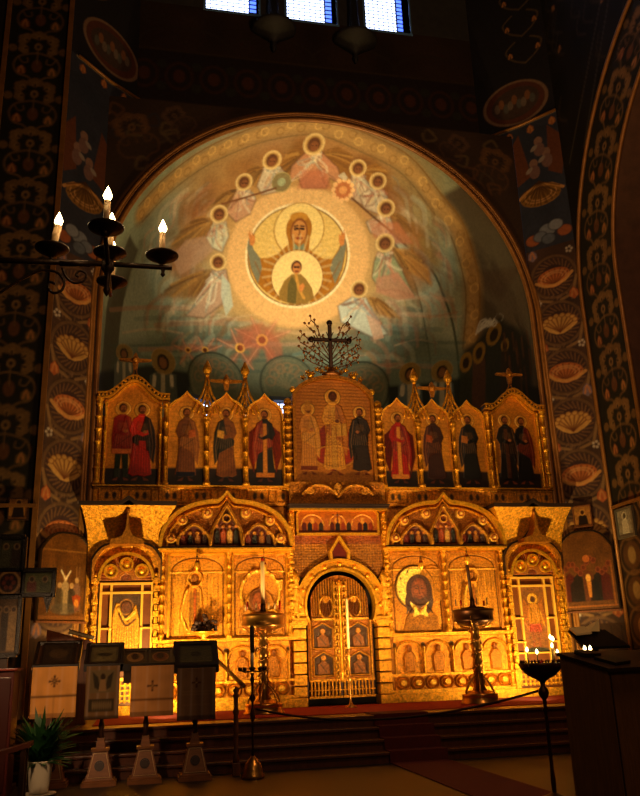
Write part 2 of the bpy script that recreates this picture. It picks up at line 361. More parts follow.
    # angels round the ring
    def angel(hx_,hy_,r,body,col,wings=(),trim='#c9b68a',face='#8a5a34',n=16,seed=0):
        r2=random.Random(seed); r=r*.9
        for w,c in wings:
            cv.poly(w,c,.7,px=True,soft=.12); k=len(w); root=w[0]
            for j in range(14):
                q=r2.random()*(k-2)+1; i=int(q); f=q-i; e=(w[i][0]*(1-f)+w[min(i+1,k-1)][0]*f,w[i][1]*(1-f)+w[min(i+1,k-1)][1]*f)
                t0=r2.uniform(.1,.5); cv.line(crv((root[0]+(e[0]-root[0])*t0,root[1]+(e[1]-root[1])*t0-1),((root[0]+e[0])/2,(root[1]+e[1])/2-2),e),r2.uniform(.03,.09),r2.choice(['#c09a58','#6d4c24','#a87c3c','#5d4424']),.4,px=True)
        cv.poly(body,col,.95,px=True,soft=.05); cv.line(list(body)+[body[0]],.05,'#5d4230',.5,px=True,soft=.05)
        bx=sum(p[0] for p in body)/len(body); by=sum(p[1] for p in body)/len(body)
        for k in range(n*2):
            p=body[r2.randrange(len(body))]; q=(hx_+(bx-hx_)*.45+r2.uniform(-5,5),hy_+(by-hy_)*.45+r2.uniform(-3,6)); u=r2.uniform(.5,.98)
            cv.line(crv(q,((p[0]+q[0])/2+r2.uniform(-4,4),(p[1]+q[1])/2+r2.uniform(-2,3)),(q[0]+(p[0]-q[0])*u,q[1]+(p[1]-q[1])*u)),r2.uniform(.03,.08),r2.choice([trim,'#7d5a44','#dcd2b4','#8d9a90','#b98468']),.45,px=True)
        cv.ell(hx_,hy_,r,r,'#d8c088',.95,px=True,soft=.12); cv.ell(hx_,hy_,r*.8,r*.8,'#b8965a',.9,px=True,soft=.15)
        cv.ell(hx_,hy_+r*.02,r*.62,r*.66,'#6a4426',1,px=True,soft=.25); cv.ell(hx_+r*.03,hy_+r*.2,r*.38,r*.44,face,1,px=True,soft=.25)
        for j in (-1,1): cv.line([(hx_+r*(.03+.18*j)-.5,hy_+r*.14),(hx_+r*(.03+.18*j)+.7,hy_+r*.14)],.03,'#2e1a0e',.9,px=True)
    angel(314,144,12,[(306,152),(322,152),(338,168),(343,186),(330,178),(326,188),(302,188),(298,176),(288,184),(292,166)],'#b98a66',[([(308,154),(290,150),(280,166),(286,184)],'#8d6428'),([(320,154),(338,146),(352,156),(346,180)],'#8d6428')],'#e0c9a0',seed=1)
    cv.poly([(303,170),(325,170),(332,189),(297,189)],'#b5684a',.5,px=True,soft=.1)
    angel(272,160,10.5,[(264,168),(280,167),(288,176),(285,190),(262,195),(257,186)],'#c4b79c',[([(266,168),(252,166),(240,180),(256,186)],'#8d6a34')],seed=2)
    cv.ell(281.5,182,9.5,9.5,'#8d8058',1,px=True); cv.ell(281.5,182,9.5,9.5,'#b3a56c',1,ring=.06,px=True); cv.ell(281.5,182,4,4,'#a8b08a',1,px=True)
    angel(244,182,9.5,[(237,190),(250,190),(256,200),(250,214),(236,222),(226,212)],'#c29a78',[([(238,190),(222,192),(212,206),(230,208)],'#94703c')],seed=3)
    cv.line([(222,204),(276,188)],.06,'#7a5230',1,px=True)
    angel(219,214,10,[(214,222),(226,222),(229,236),(222,252),(212,248),(206,238)],'#c9c8ae',[([(214,220),(196,218),(180,232),(168,250),(190,244),(208,240)],'#84622e')],seed=4)
    cv.poly([(206,236),(186,240),(172,258),(180,276),(200,262),(214,250)],'#b59880',.6,px=True,soft=.06)
    angel(218,262,9.5,[(212,270),(226,270),(229,284),(222,304),(204,318),(186,316),(198,300),(206,284)],'#b9a08a',[([(212,270),(192,278),(172,284),(160,296),(186,298),(206,290)],'#8d6c34')],'#dfe0cc',seed=5)
    cv.poly([(222,274),(230,284),(233,306),(226,316),(221,296)],'#b9c8bc',.8,px=True,soft=.05)
    angel(358,168,9.5,[(352,176),(364,176),(372,190),(366,206),(352,200),(345,188)],'#b8a58c',[([(362,172),(376,164),(388,172),(376,190)],'#8d6428')],seed=6)
    angel(378,181,9.5,[(370,188),(384,190),(388,200),(378,214),(364,208),(360,196)],'#c2b49a',seed=7)
    cv.ell(343,190,9.5,9.5,'#bd7c4c',1,px=True); cv.ell(343,190,9.5,9.5,'#e0a860',1,ring=.05,px=True)
    for k in range(12): c=A(343,190); a=k*PI/6; cv.ell(c[0]+.3*math.cos(a),c[1]+.3*math.sin(a),.07,.07,'#e8c088',.9)
    cv.ell(343,190,4,4,'#dca468',1,px=True); cv.poly([(338,176),(344,172),(348,178),(345,181)],'#c4bda6',.8,px=True)
    angel(386,208,10,[(378,216),(390,217),(394,228),(384,240),(370,232),(366,222)],'#bcb59c',[([(390,214),(404,216),(412,232),(396,234)],'#9a7038')],seed=8)
    cv.line([(352,198),(392,232)],.06,'#6f5030',1,px=True)
    cv.poly([(368,222),(398,222),(414,244),(396,244),(374,238)],'#ba7a58',.6,px=True,soft=.08)
    angel(385,243,10.5,[(378,252),(392,253),(402,270),(414,296),(398,290),(380,290),(372,278),(374,262)],'#94a07e',[([(392,248),(412,250),(428,268),(432,286),(416,276),(400,262)],'#b07c30')],'#c9a088',seed=9)
    cv.poly([(376,278),(398,272),(416,298),(398,300),(376,292)],'#bb8c72',.75,px=True,soft=.06)
    angel(359,289,10,[(352,297),(366,298),(374,314),(388,334),(374,338),(350,326),(341,322),(338,306)],'#bfcac0',[([(368,296),(386,304),(400,318),(380,316),(370,306)],'#ad8038')],'#8e9ca0',seed=10)
    cv.poly([(366,314),(380,322),(384,338),(374,340)],'#c9aa94',.8,px=True)
    # red and gold seraphim by the horizon
    for x,y,s in ((240,350,1.),(262,342,1.2),(205,352,.7),(188,352,.6)):
        for a in (-150,-110,-60,-25,60,120):
            e=(x+26*s*math.cos(math.radians(a)),y+22*s*math.sin(math.radians(a)))
            mx,my=(x+e[0])/2,(y+e[1])/2; nx,ny=-(e[1]-y)*.16,(e[0]-x)*.16
            cv.poly([(x,y),(mx+nx,my+ny),e,(mx-nx,my-ny)],'#b06a50',.5,px=True,soft=.12); cv.line([(x,y),e],.04,'#d9a888',.4,px=True)
        cv.ell(x,y-2,5*s,5*s,'#d9b060',1,px=True); cv.ell(x,y-2,3*s,3*s,'#6a3a1c',1,px=True)
    cv.poly([(236,330),(262,322),(282,344),(284,372),(268,372),(266,350),(250,346),(240,352)],'#b0684e',.5,px=True,soft=.1)
    # lunettes over the apse windows, with foliage
    for x,y,r in ((215,381,28),(287,383,27),(361,390,28)):
        cv.ell(x,y,r,r,'#66705f',.8,px=True); cv.ell(x,y,r,r,'#444f46',.9,ring=.07,px=True); cv.ell(x,y,r*.86,r*.86,'#85836c',.6,ring=.04,px=True)
        c=A(x,y); Rl=abs(A(x+r,y)[0]-c[0])
        for k in range(-3,4):
            a=PI/2+k*.42; q=[(c[0],c[1]-.2*Rl)]+[(c[0]+Rl*t*.8*math.cos(a+.5*math.sin(t*4)),c[1]-.2*Rl+Rl*t*math.sin(a)) for t in (.3,.6,.8)]
            cv.line(crv(*q),.06,'#84836c',.7); cv.ell(q[-1][0],q[-1][1],.13,.13,'#8f7d62',.6,ring=.05)
    # the dark lower zone with haloed bishops
    cv.poly([(100,372),(150,365),(188,372),(190,384),(190,440),(90,440)],'#182226',.9,px=True,soft=.1); cv.poly([(388,386),(470,376),(560,376),(560,450),(388,450)],'#16211f',.9,px=True,soft=.1)
    cv.rect(-8,8,-8,-1.9,'#202a2a',.9)
    cv.poly([(464,350),(500,318),(530,340),(535,440),(460,440)],'#1b2420',.85,px=True,soft=.2)
    def bishop(x,y,r,col,h):
        cv.poly([(x-r*1.3,y+h),(x-r*1.1,y+r*1.2),(x-r*.4,y+r*.8),(x+r*.4,y+r*.8),(x+r*1.1,y+r*1.2),(x+r*1.3,y+h)],col,.9,px=True); cv.line([(x,y+r),(x,y+h)],.14,'#b9b49a',.7,px=True)
        for s in (-1,1):
            cv.line([(x+s*r*.7,y+r*1.3),(x+s*r*.75,y+r*2)],.12,'#d0ccb4',.7,px=True)
        cv.ell(x,y,r,r,'#8f7a42',.9,px=True); cv.ell(x,y,r,r,'#b09a60',.6,ring=.05,px=True); cv.ell(x,y+r*.1,r*.5,r*.65,'#2f2418',1,px=True); cv.ell(x,y+r*.15,r*.32,r*.45,'#85603a',1,px=True)
    bishop(163,361,12,'#55605a',60); bishop(124,353,8.5,'#68716a',60); bishop(410,373,10.5,'#5d7078',50); bishop(442,371,10.5,'#50646a',50)
    for x,y,r,c in ((466,362,6,'#363c2c'),(479,352,6,'#5a4030'),(494,334,7,'#333a34'),(505,345,4,'#3a332a')):
        cv.poly([(x-r*1.3,y+70),(x-r,y+r),(x+r,y+r),(x+r*1.4,y+70)],c,.85,px=True); cv.ell(x,y,r,r*1.6,'#8f7530',1,px=True); cv.ell(x,y+1,r*.55,r*.95,'#33281a',1,px=True)
    for k in range(12): cv.line(crv((476+k*1.2,334-k),(480+k*1.3,322+(k%3)*2),(486+k,319+k%4)),.05,'#c9ccc6',.8,px=True)
    cv.ell(499,318,4,4,'#a8acA8'.lower(),.8,ring=.08,px=True)
    for i in range(26):
        x=rng.uniform(500,532); y=rng.uniform(330,380); cv.line([(x,y),(x+2,y+rng.uniform(8,26))],.07,rng.choice(['#5a3a22','#33281a','#6b4a2c']),.6,px=True)
    L=cv.a[...,:3]; cv.a[...,:3]=np.clip((np.clip(L,0,1)/.36)**1.18*.36,0,1)
    return cv
def build_apse():
    cv=paint_apse(); Rr=AR*PI/2
    nr,ns=250,420
    th=np.linspace(0,PI/2,nr)[:,None]; ph=np.linspace(0,PI,ns)[None,:]
    X=AR*np.sin(th)*np.cos(ph); Z=AZ+AR*np.sin(th)*np.sin(ph); Y=DY+AR*np.cos(th)+0*ph
    C,_=cv.sample(AR*th*np.cos(ph),AR*th*np.sin(ph)); C[...,3]=0
    s_struct(grid_mesh('wall_apse_dome',np.stack([X,Y,Z],-1),C,FRESCO))
    # round wall below the springing
    u=np.linspace(-Rr,Rr,460)[None,:]; v=np.linspace(-8.0,0,190)[:,None]
    X=AR*np.sin(u/AR)+0*v; Y=DY+AR*np.cos(u/AR)+0*v; Z=AZ+v+0*u; C,_=cv.sample(u+0*v,v+0*u); C[...,3]=0
    mask=np.ones(X.shape,bool)
    for w in APSE_WIN:
        mask&=~((u>w[0])&(u<w[1])&(v>w[2])&(v<w[3]))
    s_struct(grid_mesh('wall_apse_round',np.stack([X,Y,Z],-1),C,FRESCO,mask=mask))
def arow(x0,y0,x1,y1):
    a=A(x0,y0); b=A(x1,y1); return (a[0],b[0],min(a[1],b[1]),max(a[1],b[1]))
APSE_WIN=[arow(194,398,218,432),arow(273,400,291,434)]
PANE=mat('window_daylight',col='#b8c8ff',emit='#c3d2ff',estr=5.0,rough=.3)
PANEB=mat('window_blue_glass',col='#3c5fd0',emit='#4a6cf0',estr=3.0,rough=.3)
LEAD=mat('lead_bar',col='#1c1c20',rough=.6)
LEADG=mat('window_grille',col='#4a5270',rough=.5)
def apse_windows():
    for i,(u0,u1,v0,v1) in enumerate(APSE_WIN):
        uc=(u0+u1)/2; a=uc/AR; r=AR+.25; cx,cy=r*math.sin(a),DY+r*math.cos(a); hw=(u1-u0)/2+.1
        b=B(); b.box(-hw,hw,0,.04,AZ+v0-.05,AZ+v1+.06); e=tag(b.build('window_%d'%(i+4),PANE,None,(cx,cy,0)),kind='structure'); e.rotation_euler=(0,0,-a)
        b=B(); n=4
        for k in range(n+1): x=-hw+2*hw*k/n; b.box(x-.015,x+.015,-.03,0,AZ+v0,AZ+v1)
        for k in range(7): z=AZ+v0+(v1-v0)*k/6; b.box(-hw,hw,-.03,0,z-.015,z+.015)
        b.build('lead_grid',LEAD,e)
        b=B()
        for s in (-1,1): b.box(s*hw-.05,s*hw+.05,-.28,.02,AZ+v0-.05,AZ+v1+.06)
        b.box(-hw,hw,-.28,.02,AZ+v1,AZ+v1+.1); b.box(-hw,hw,-.28,.02,AZ+v0-.1,AZ+v0)
        b.build('window_reveal',mat('reveal_blue_grey',col='#39485c',rough=.8),e)
# ---------------------------------------------------------------- ornament stamps
def palmette(cv,x,z,s,rot=0,c1='#a8763e',c2='#c2905a',c3='#5d3a1e'):
    def T(p,q): a=math.radians(rot); return (x+s*(p*math.cos(a)-q*math.sin(a)),z+s*(p*math.sin(a)+q*math.cos(a)))
    for ang,R,sc in ((90,.52,1.),(32,.6,1.),(148,.6,1.),(-22,.58,.85),(202,.58,.85)):
        a=math.radians(ang); cx,cy=R*math.cos(a),R*math.sin(a)*.85+.05
        for da,dr in ((-.42,-.02),(.42,-.02),(0,.14)):
            c=T(cx+sc*.2*math.cos(a+da*2.6)*(1 if da else 1),cy+sc*.2*math.sin(a+da*2.6)); cv.ell(c[0],c[1],.19*s*sc,.17*s*sc,c1,.95,h=.5)
        c=T(cx,cy); cv.ell(c[0],c[1],.15*s,.12*s,c2,.8,rot=rot+ang); cv.line([T(0,0),c],.028,c3,.9); cv.ell(c[0],c[1],.05*s,.05*s,c3,.8)
    c=T(0,.0); cv.ell(c[0],c[1],.17*s,.2*s,c2,.9,rot=rot); cv.ell(c[0],c[1],.07*s,.09*s,c3,1,rot=rot)
    cv.line([T(0,-.15),T(0,-.9)],.03,c1,.7)
    for sg in (-1,1):
        P=[(0,-.35),(sg*.35,-.42),(sg*.8,-.62),(sg*.98,-1.05),(sg*.8,-1.5),(sg*.4,-1.62),(sg*.12,-1.85)]
        cv.line([T(*p) for p in smooth1(None,P,4)],.045,c1,.65)
        P=[(sg*.8,-.62),(sg*.62,-.9),(sg*.4,-.86),(sg*.42,-.66)]; cv.line([T(*p) for p in smooth1(None,P,4)],.035,c1,.6)
def bud(cv,x,z,s,rot=0,col='#a3542c',c2='#c07c48'):
    def T(p,q): a=math.radians(rot); return (x+s*(p*math.cos(a)-q*math.sin(a)),z+s*(p*math.sin(a)+q*math.cos(a)))
    cv.poly([T(-.4,0),T(-.35,.45),T(0,.8),T(.35,.45),T(.4,0),T(0,-.3)],col,1,h=.5); cv.line([T(-.2,0),T(-.12,.4),T(0,.6),T(.12,.4),T(.2,0)],.04,c2,.9)
def fan(cv,x,z,s,col='#b9793c',c2='#7a4520',rot=0,ruff=False):
    def T(p,q): a=math.radians(rot); return (x+s*(p*math.cos(a)-q*math.sin(a)),z+s*(p*math.sin(a)+q*math.cos(a)))
    n=9; P=[]
    for k in range(n+1):
        a=math.radians(195-210*k/n); r=1.0+(.1 if ruff and k%2 else 0); P.append(T(r*math.cos(a),.55*math.sin(a)+.05))
    P+= [T(.62,-.42),T(.2,-.62),T(-.2,-.62),T(-.62,-.42)]
    cv.poly(P,col,1,h=.6)
    for k in range(1,n):
        a=math.radians(195-210*k/n); cv.line([T(0,-.5),T(.9*math.cos(a),.48*math.sin(a)+.03)],.035,c2,.75)
        if ruff: q=T(.92*math.cos(a),.5*math.sin(a)+.05); cv.ell(q[0],q[1],.16*s,.13*s,col,1); cv.ell(q[0],q[1],.16*s,.13*s,c2,.7,ring=.02)
    if not ruff:
        for kk in (.55,.78): cv.line([T(kk*math.cos(math.radians(200-220*j/12)),kk*.5*math.sin(math.radians(200-220*j/12))) for j in range(13)],.03,'#dba066',.6)
        cv.line([T(-1.1,-.05),T(-.6,-.4),T(0,-.52),T(.6,-.38),T(1.12,.0)],.07,'#cf9350',.9)
# ---------------------------------------------------------------- the two slanting piers beside the apse
CW=1.90
ZU=13.35
def Mch(s):
    n=(s*math.sqrt(.5),math.sqrt(.5),0)
    def f(px,py):
        P=atp(px,py,(s*4.14,AY,0),n); return (s*(P[0]-s*4.14)*math.sqrt(2),P[2])
    return f
def pier(s):
    nm='left' if s<0 else 'right'; m=Mch(s); cv=Cv(-.1,2.0,.6,19,60,'#4a3226',0,m)
    cv.noise(.3,.5,20+s); cv.noise(.4,.25,22+s,'#2c2230')
    t0=.79;  tc=(t0+CW)/2
    fl=[(569,252),(552,277),(552,325),(563,373),(568,425),(579,474),(590,522)] if s>0 else [(82,240),(79,293),(76,352),(70,407),(68,468),(64,520)]
    zs=[m(*p)[1] for p in fl]; z0=zs[1]; dz=abs(zs[2]-zs[-2])/(len(zs)-4) if s>0 else abs(zs[1]-zs[4])/3
    k=0; z=zs[1]+ (0)
    zl=[z0-dz*i for i in range(0,8) if z0-dz*i>.9]
    for i,z in enumerate(zl):
        cv.ell(tc,z,.50,.50,'#6a4c34',.9,ring=.06,h=.4); cv.ell(tc,z,.44,.44,'#3a2428',.8)
        for j in range(26):
            a=2*PI*j/26; cv.line([(tc+.3*math.cos(a),z+.3*math.sin(a)),(tc+.43*math.cos(a+.25),z+.43*math.sin(a+.25))],.035,'#7a5636',.75)
        fan(cv,tc,z-.02,.37,['#bd6c38','#c4924e'][i%2],'#6a3418',rot=rng.uniform(-8,8),ruff=(i%2==1))
        cv.line([(tc-.5,z-.1),(tc-.38,z-.5),(tc-.1,z-dz/2-.03)],.06,'#8d6a44',.9,h=.3); cv.line([(tc+.5,z-.1),(tc+.38,z-.5),(tc+.1,z-dz/2-.03)],.06,'#8d6a44',.9,h=.3)
        bud(cv,t0+.14 if (i%2==0)==(s>0) else CW-.16,z+dz/2,.26,col='#a9562c' if i%3 else '#7d6a7a'); 
        for j in range(5): cv.ell((CW-.14 if (i%2==0)==(s>0) else t0+.14)+.06*math.cos(j*1.26),z+dz/2+.06*math.sin(j*1.26),.028,.028,'#c9b6a4',.9)
        for j in range(20): a=rng.uniform(0,6.28); x=tc+rng.uniform(-.45,.45); zz=z-dz/2+rng.uniform(-.1,.1); cv.line([(x,zz),(x+.06*math.cos(a),zz+.06*math.sin(a))],.03,'#7d5c44',.6)
    zt=z0+.75
    # blue field, clouds, fan and putti, border, oval
    cv.rect(-.1,2,zt,13.9,'#2a3346',.85); cv.noise(.15,.3,25)
    for x,z,r,c in ((tc-.35,zt+.25,.18,'#a35a34'),(tc+.38,zt+.3,.17,'#a35a34'),(tc,zt+.42,.2,'#7d8290'),(tc-.18,zt+.3,.16,'#6d7484'),(tc+.2,zt+.5,.17,'#868a96'),(tc,zt+.2,.16,'#5d6474')): cv.ell(x,z,r,r*.8,c,.95); cv.ell(x,z,r,r*.8,'#2b2a33',.6,ring=.03)
    fan(cv,tc-.05,zt+1.35,.48,'#8d6228','#4d3012',rot=180)
    for k in range(9): a=math.radians(200+k*17); cv.line([(tc-.05,zt+1.7),(tc-.05+.5*math.cos(a),zt+1.7+.62*math.sin(a))],.03,'#4d3012',.8)
    cv.poly([(tc-.6,zt+1.7),(tc-.2,zt+1.9),(tc-.4,zt+3.1),(tc-.75,zt+2.6)],'#6b3a1e',.9); cv.poly([(tc+.5,zt+1.7),(tc+.2,zt+1.9),(tc+.3,zt+3.1),(tc+.7,zt+2.6)],'#6b3a1e',.9)
    for x,z in ((tc-.12,zt+2.2),(tc+.2,zt+2.4),(tc+.05,zt+2.75)):
        cv.ell(x,z,.1,.12,'#8d6a5c',1); cv.ell(x,z-.22,.13,.18,'#7a5a54',1); cv.ell(x-.12,z-.15,.1,.05,'#9a8a80',.9,rot=40)
    ob=[(483,140),(520,126),(556,110)] if s>0 else [(78,56),(110,82),(148,106)]
    Q=[m(*p) for p in ob]; 
    cv.poly([(-.1,Q[0][1])]+Q+[(2.0,Q[-1][1]),(2.0,19),(-.1,19)],'#1f1d22',.95)
    oc=(515,103) if s>0 else (112,50); o=m(*oc)
    cv.ell(o[0],o[1],.78,.58,'#5d3426',1,rot=-8*s); cv.ell(o[0],o[1],.78,.58,'#8a6a54',.9,rot=-8*s,ring=.06); cv.ell(o[0],o[1],.6,.42,'#4a3830',1)
    for k in range(9): x=o[0]-.45+.11*k; cv.ell(x,o[1]+.1*math.sin(k*2.),.07,.13,['#7d6a5c','#8d5a38','#5d5a54'][k%3],.9)
    for k in range(7): x,z=Q[0][0]+(Q[-1][0]-Q[0][0])*(k+.5)/7,Q[0][1]+(Q[-1][1]-Q[0][1])*(k+.5)/7; (k%2==0) and bud(cv,x,z-.28,.22,col='#9a5a2c')
    for kz in range(6):
        z=o[1]+1.0+kz*.8
        for j in (-1,1):
            cv.line(crv((tc,z),(tc+.3*j,z+.2),(tc+.45*j,z+.5),(tc+.2*j,z+.7)),.05,'#5d4a34',.8); bud(cv,tc+.35*j,z+.3,.18,col='#5a3c28')
    cv.line([(Q[0][0],Q[0][1]),Q[1],Q[2]],.07,'#8d7a5c',1,h=1)
    # lowest zone: plain panelling
    cv.rect(-.1,2,.6,2.0,'#38200f',.95)
    for k in range(6): cv.rect(.8+.19*k,.8+.19*k+.02,.6,1.95,'#1c0f07',.9)
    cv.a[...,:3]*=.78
    for (ta,za,zb,nt,nz,suf) in ((0.,ZU,19,116,300,'_upper'),(t0,.6,ZU,70,800,'')):
        T=np.linspace(ta,CW,nt)[None,:]; q=np.linspace(0,1,nz)[:,None]; Xc=4.14+T/math.sqrt(2)
        Z=za+(zb-za)*q+0*T; C,H=cv.sample(T+0*q,Z); C[...,3]=0
        off=H*.012; X=s*(Xc-off*math.sqrt(.5)); Y=AY-T/math.sqrt(2)-off*math.sqrt(.5)
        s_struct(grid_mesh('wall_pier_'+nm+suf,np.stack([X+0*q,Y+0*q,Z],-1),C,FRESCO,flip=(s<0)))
    # raised gilt border line
    b=B(); P=[(s*(4.14+p[0]/math.sqrt(2)-.02),AY-p[0]/math.sqrt(2)-.02,p[1]) for p in Q]; b.tube(P,.035,6); s_struct(b.build('trim_%d'%(7 if s<0 else 8),GOLDW))
GOLDW=mat('gilded_plaster',col='#94622a',metal=.35,rough=.45,bump=.3,bscale=20,var=.25,vscale=5)
GOLDD=mat('old_gilt_moulding',col='#8a5a26',metal=.35,rough=.5,bump=.2,bscale=20,var=.25,vscale=5)
SX=4.14+CW/math.sqrt(2); SY=AY-CW/math.sqrt(2)      # where the side walls start
OY,OZ,RO,RI=-6.6,8.6,-6.6*-1+SY,0                    # centre of the great side arches
RO=SY-OY-.02; RI=RO-1.38
def side_wall(s):
    nm='left' if s<0 else 'right'
    cv=Cv(OY-.5,SY+.02,.6,OZ+RO+5.2,42,'#1d1712',0)
    cv.noise(.4,.5,30+s)
    # spandrel ornament above the arch
    for i in range(60):
        y=rng.uniform(OY,SY); z=rng.uniform(13,19); cv.line(crv((y,z),(y+.3,z+.3),(y+.1,z+.7)),.06,'#3c3024',.8); 
        if i%3==0: bud(cv,y,z,.2,col='#4a3420')
    for y0,w in ((SY-.25,.05),(SY-.9,.05)): cv.line([(y0,12),(OY,19.2)],w,'#4d4438',.8)
    # ornament band: follow pier then arch
    Rm=(RO+RI)/2
    def F(sv):
        if sv<OZ: return (OY+Rm,sv,0.)
        a=(sv-OZ)/Rm; return (OY+Rm*math.cos(a),OZ+Rm*math.sin(a),math.degrees(a))
    band=[(OY+RO,.6)]+[(OY+RO*math.cos(a),OZ+RO*math.sin(a)) for a in np.linspace(0,PI/2+.1,40)]+[(OY+RI*math.cos(a),OZ+RI*math.sin(a)) for a in np.linspace(PI/2+.1,0,40)]+[(OY+RI,.6)]
    cv.poly(band,'#211d14',1); 
    per=1.16; n=int((OZ+Rm*1.55)/per); s0=5.9-5*per
    for k in range(n+6):
        sv=s0+k*per; 
        if sv<1: continue
        y,z,a=F(sv); g=['#7d5a34','#866238'][k%2]
        palmette(cv,y,z,.46,a,g,'#946e42','#2c1a0c')
        y2,z2,a2=F(sv+per*.5)
        def off(y,z,a,du,dv): c,q=math.cos(math.radians(a)),math.sin(math.radians(a)); return (y+du*c-dv*q,z+du*q+dv*c)
        for j in (-1,1):
            p=off(y2,z2,a2,.3*j,-.08); bud(cv,p[0],p[1],.24,a2,'#7d4424' if j*s>0 else '#6d5228'); 
            p=off(y2,z2,a2,.5*j,.5); cv.ell(p[0],p[1],.09,.09,'#7d5a30',.9)
        p=off(y2,z2,a2,0,.1); cv.ell(p[0],p[1],.1,.15,'#6a4022',1,rot=a2)
    if True:
        cv.rect(OY+RI,SY+.02,.6,4.1,'#2a1a10',.92)
        for k in range(4):
            z=1.9+.66*k
            for y in (SY-.45,): cv.ell(y,z,.4,.36,'#6d4c2a',1,ring=.05); cv.ell(y,z,.3,.26,'#5d3c20',.9); cv.ell(y,z,.13,.16,'#a3834c',.8); cv.ell(y-.6,z+.3,.16,.16,'#8a5c30',.8,ring=.04)
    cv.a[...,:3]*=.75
    if s<0: left_band(cv_band()); return
    Tn=np.linspace(0,1,60)[None,:]; zz=np.concatenate([np.linspace(.6,OZ,300),np.linspace(OZ,OZ+RI,140)[1:]])[:,None]
    edge=np.where(zz<=OZ,OY+RI,OY+np.sqrt(np.maximum(RI**2-(zz-OZ)**2,0))); Yv=SY+(edge-SY)*Tn; C,_=cv.sample(Yv,zz+0*Tn); C[...,3]=0
    # finer across the widest part
    Tn=np.linspace(0,1,170)[None,:]; Yv=SY+(edge-SY)*Tn; C,_=cv.sample(Yv,zz+0*Tn); C[...,3]=0
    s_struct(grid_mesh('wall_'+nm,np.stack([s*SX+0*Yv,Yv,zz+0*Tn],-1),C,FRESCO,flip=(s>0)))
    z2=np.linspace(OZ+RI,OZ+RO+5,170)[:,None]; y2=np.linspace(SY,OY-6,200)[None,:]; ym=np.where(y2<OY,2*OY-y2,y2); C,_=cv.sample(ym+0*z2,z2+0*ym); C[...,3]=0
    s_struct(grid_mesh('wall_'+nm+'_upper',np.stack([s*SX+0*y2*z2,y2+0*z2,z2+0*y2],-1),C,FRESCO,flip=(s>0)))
    # jamb and soffit of the side arch, brown plain plaster
    P=[(OY+RI,.0)]+[(OY+RI*math.cos(a),OZ+RI*math.sin(a)) for a in np.linspace(0,PI/2,30)]
    b=B(); vs=[(s*SX,y,z) for y,z in P]+[(s*(SX+1.6),y,z) for y,z in P]; n=len(P); b.add(vs,[(i,i+1,n+i+1,n+i) for i in range(n-1)],True)
    s_struct(b.build('wall_'+nm+'_jamb',mat('brown_plaster',col='#4a2c1a',rough=.8,var=.3,vscale=3,bump=.1)))
    # mouldings along both edges of the band
    b=B()
    for R in (RO,RI):
        b.tube([(s*(SX-.03),OY+R,.75),(s*(SX-.03),OY+R,OZ)]+[(s*(SX-.03),OY+R*math.cos(a),OZ+R*math.sin(a)) for a in np.linspace(0,PI/2,36)][1:],.045,6)
    s_struct(b.build('trim_%d'%(1 if s<0 else 2),GOLDD))
    b=B(); b.box(min(s*SX,s*(SX-.05)),max(s*SX,s*(SX-.05)),OY+RI,SY,4.17,4.23); s_struct(b.build('trim_%d'%(3 if s<0 else 4),GOLDD))
def cv_band():
    cv=Cv(-.1,3.0,.6,19.2,42,'#211d14',0); cv.noise(.3,.4,61); W=1.26
    for k in range(16):
        z=.9+1.16*k+.1; y=W/2; g=['#7d5a34','#866238'][k%2]
        palmette(cv,y,z,.46,0,g,'#946e42','#2c1a0c'); zz=z+.58
        for j in (-1,1):
            bud(cv,y+.3*j,zz-.08,.24,0,'#7d4424' if j>0 else '#6d5228')
            cv.ell(y+.5*j,zz+.5,.09,.09,'#7d5a30',.9)
        cv.ell(y,zz+.1,.1,.15,'#6a4022',1)
    cv.rect(W,3.0,.6,19.2,'#2c2018',.95)
    for k in range(9): palmette(cv,W+.85,2.2+1.7*k,.5,0,'#4a3a28','#5d4830','#1d140c')
    return cv
def left_band(cv):
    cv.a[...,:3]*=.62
    T=np.linspace(0,2.9,150)[None,:]; z=np.linspace(.6,19,760)[:,None]; C,_=cv.sample(T+0*z,z+0*T); C[...,3]=0
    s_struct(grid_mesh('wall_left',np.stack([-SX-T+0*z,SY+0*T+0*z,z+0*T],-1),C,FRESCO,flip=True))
    b=B()
    for t in (0.02,1.26): b.box(-SX-t-.045,-SX-t+.045,SY-.05,SY+.01,.75,19)
    s_struct(b.build('trim_1',GOLDD))
    b=B(); b.box(-SX-1.3,-SX,SY-.07,SY+.01,4.17,4.23); s_struct(b.build('trim_3',GOLDD))
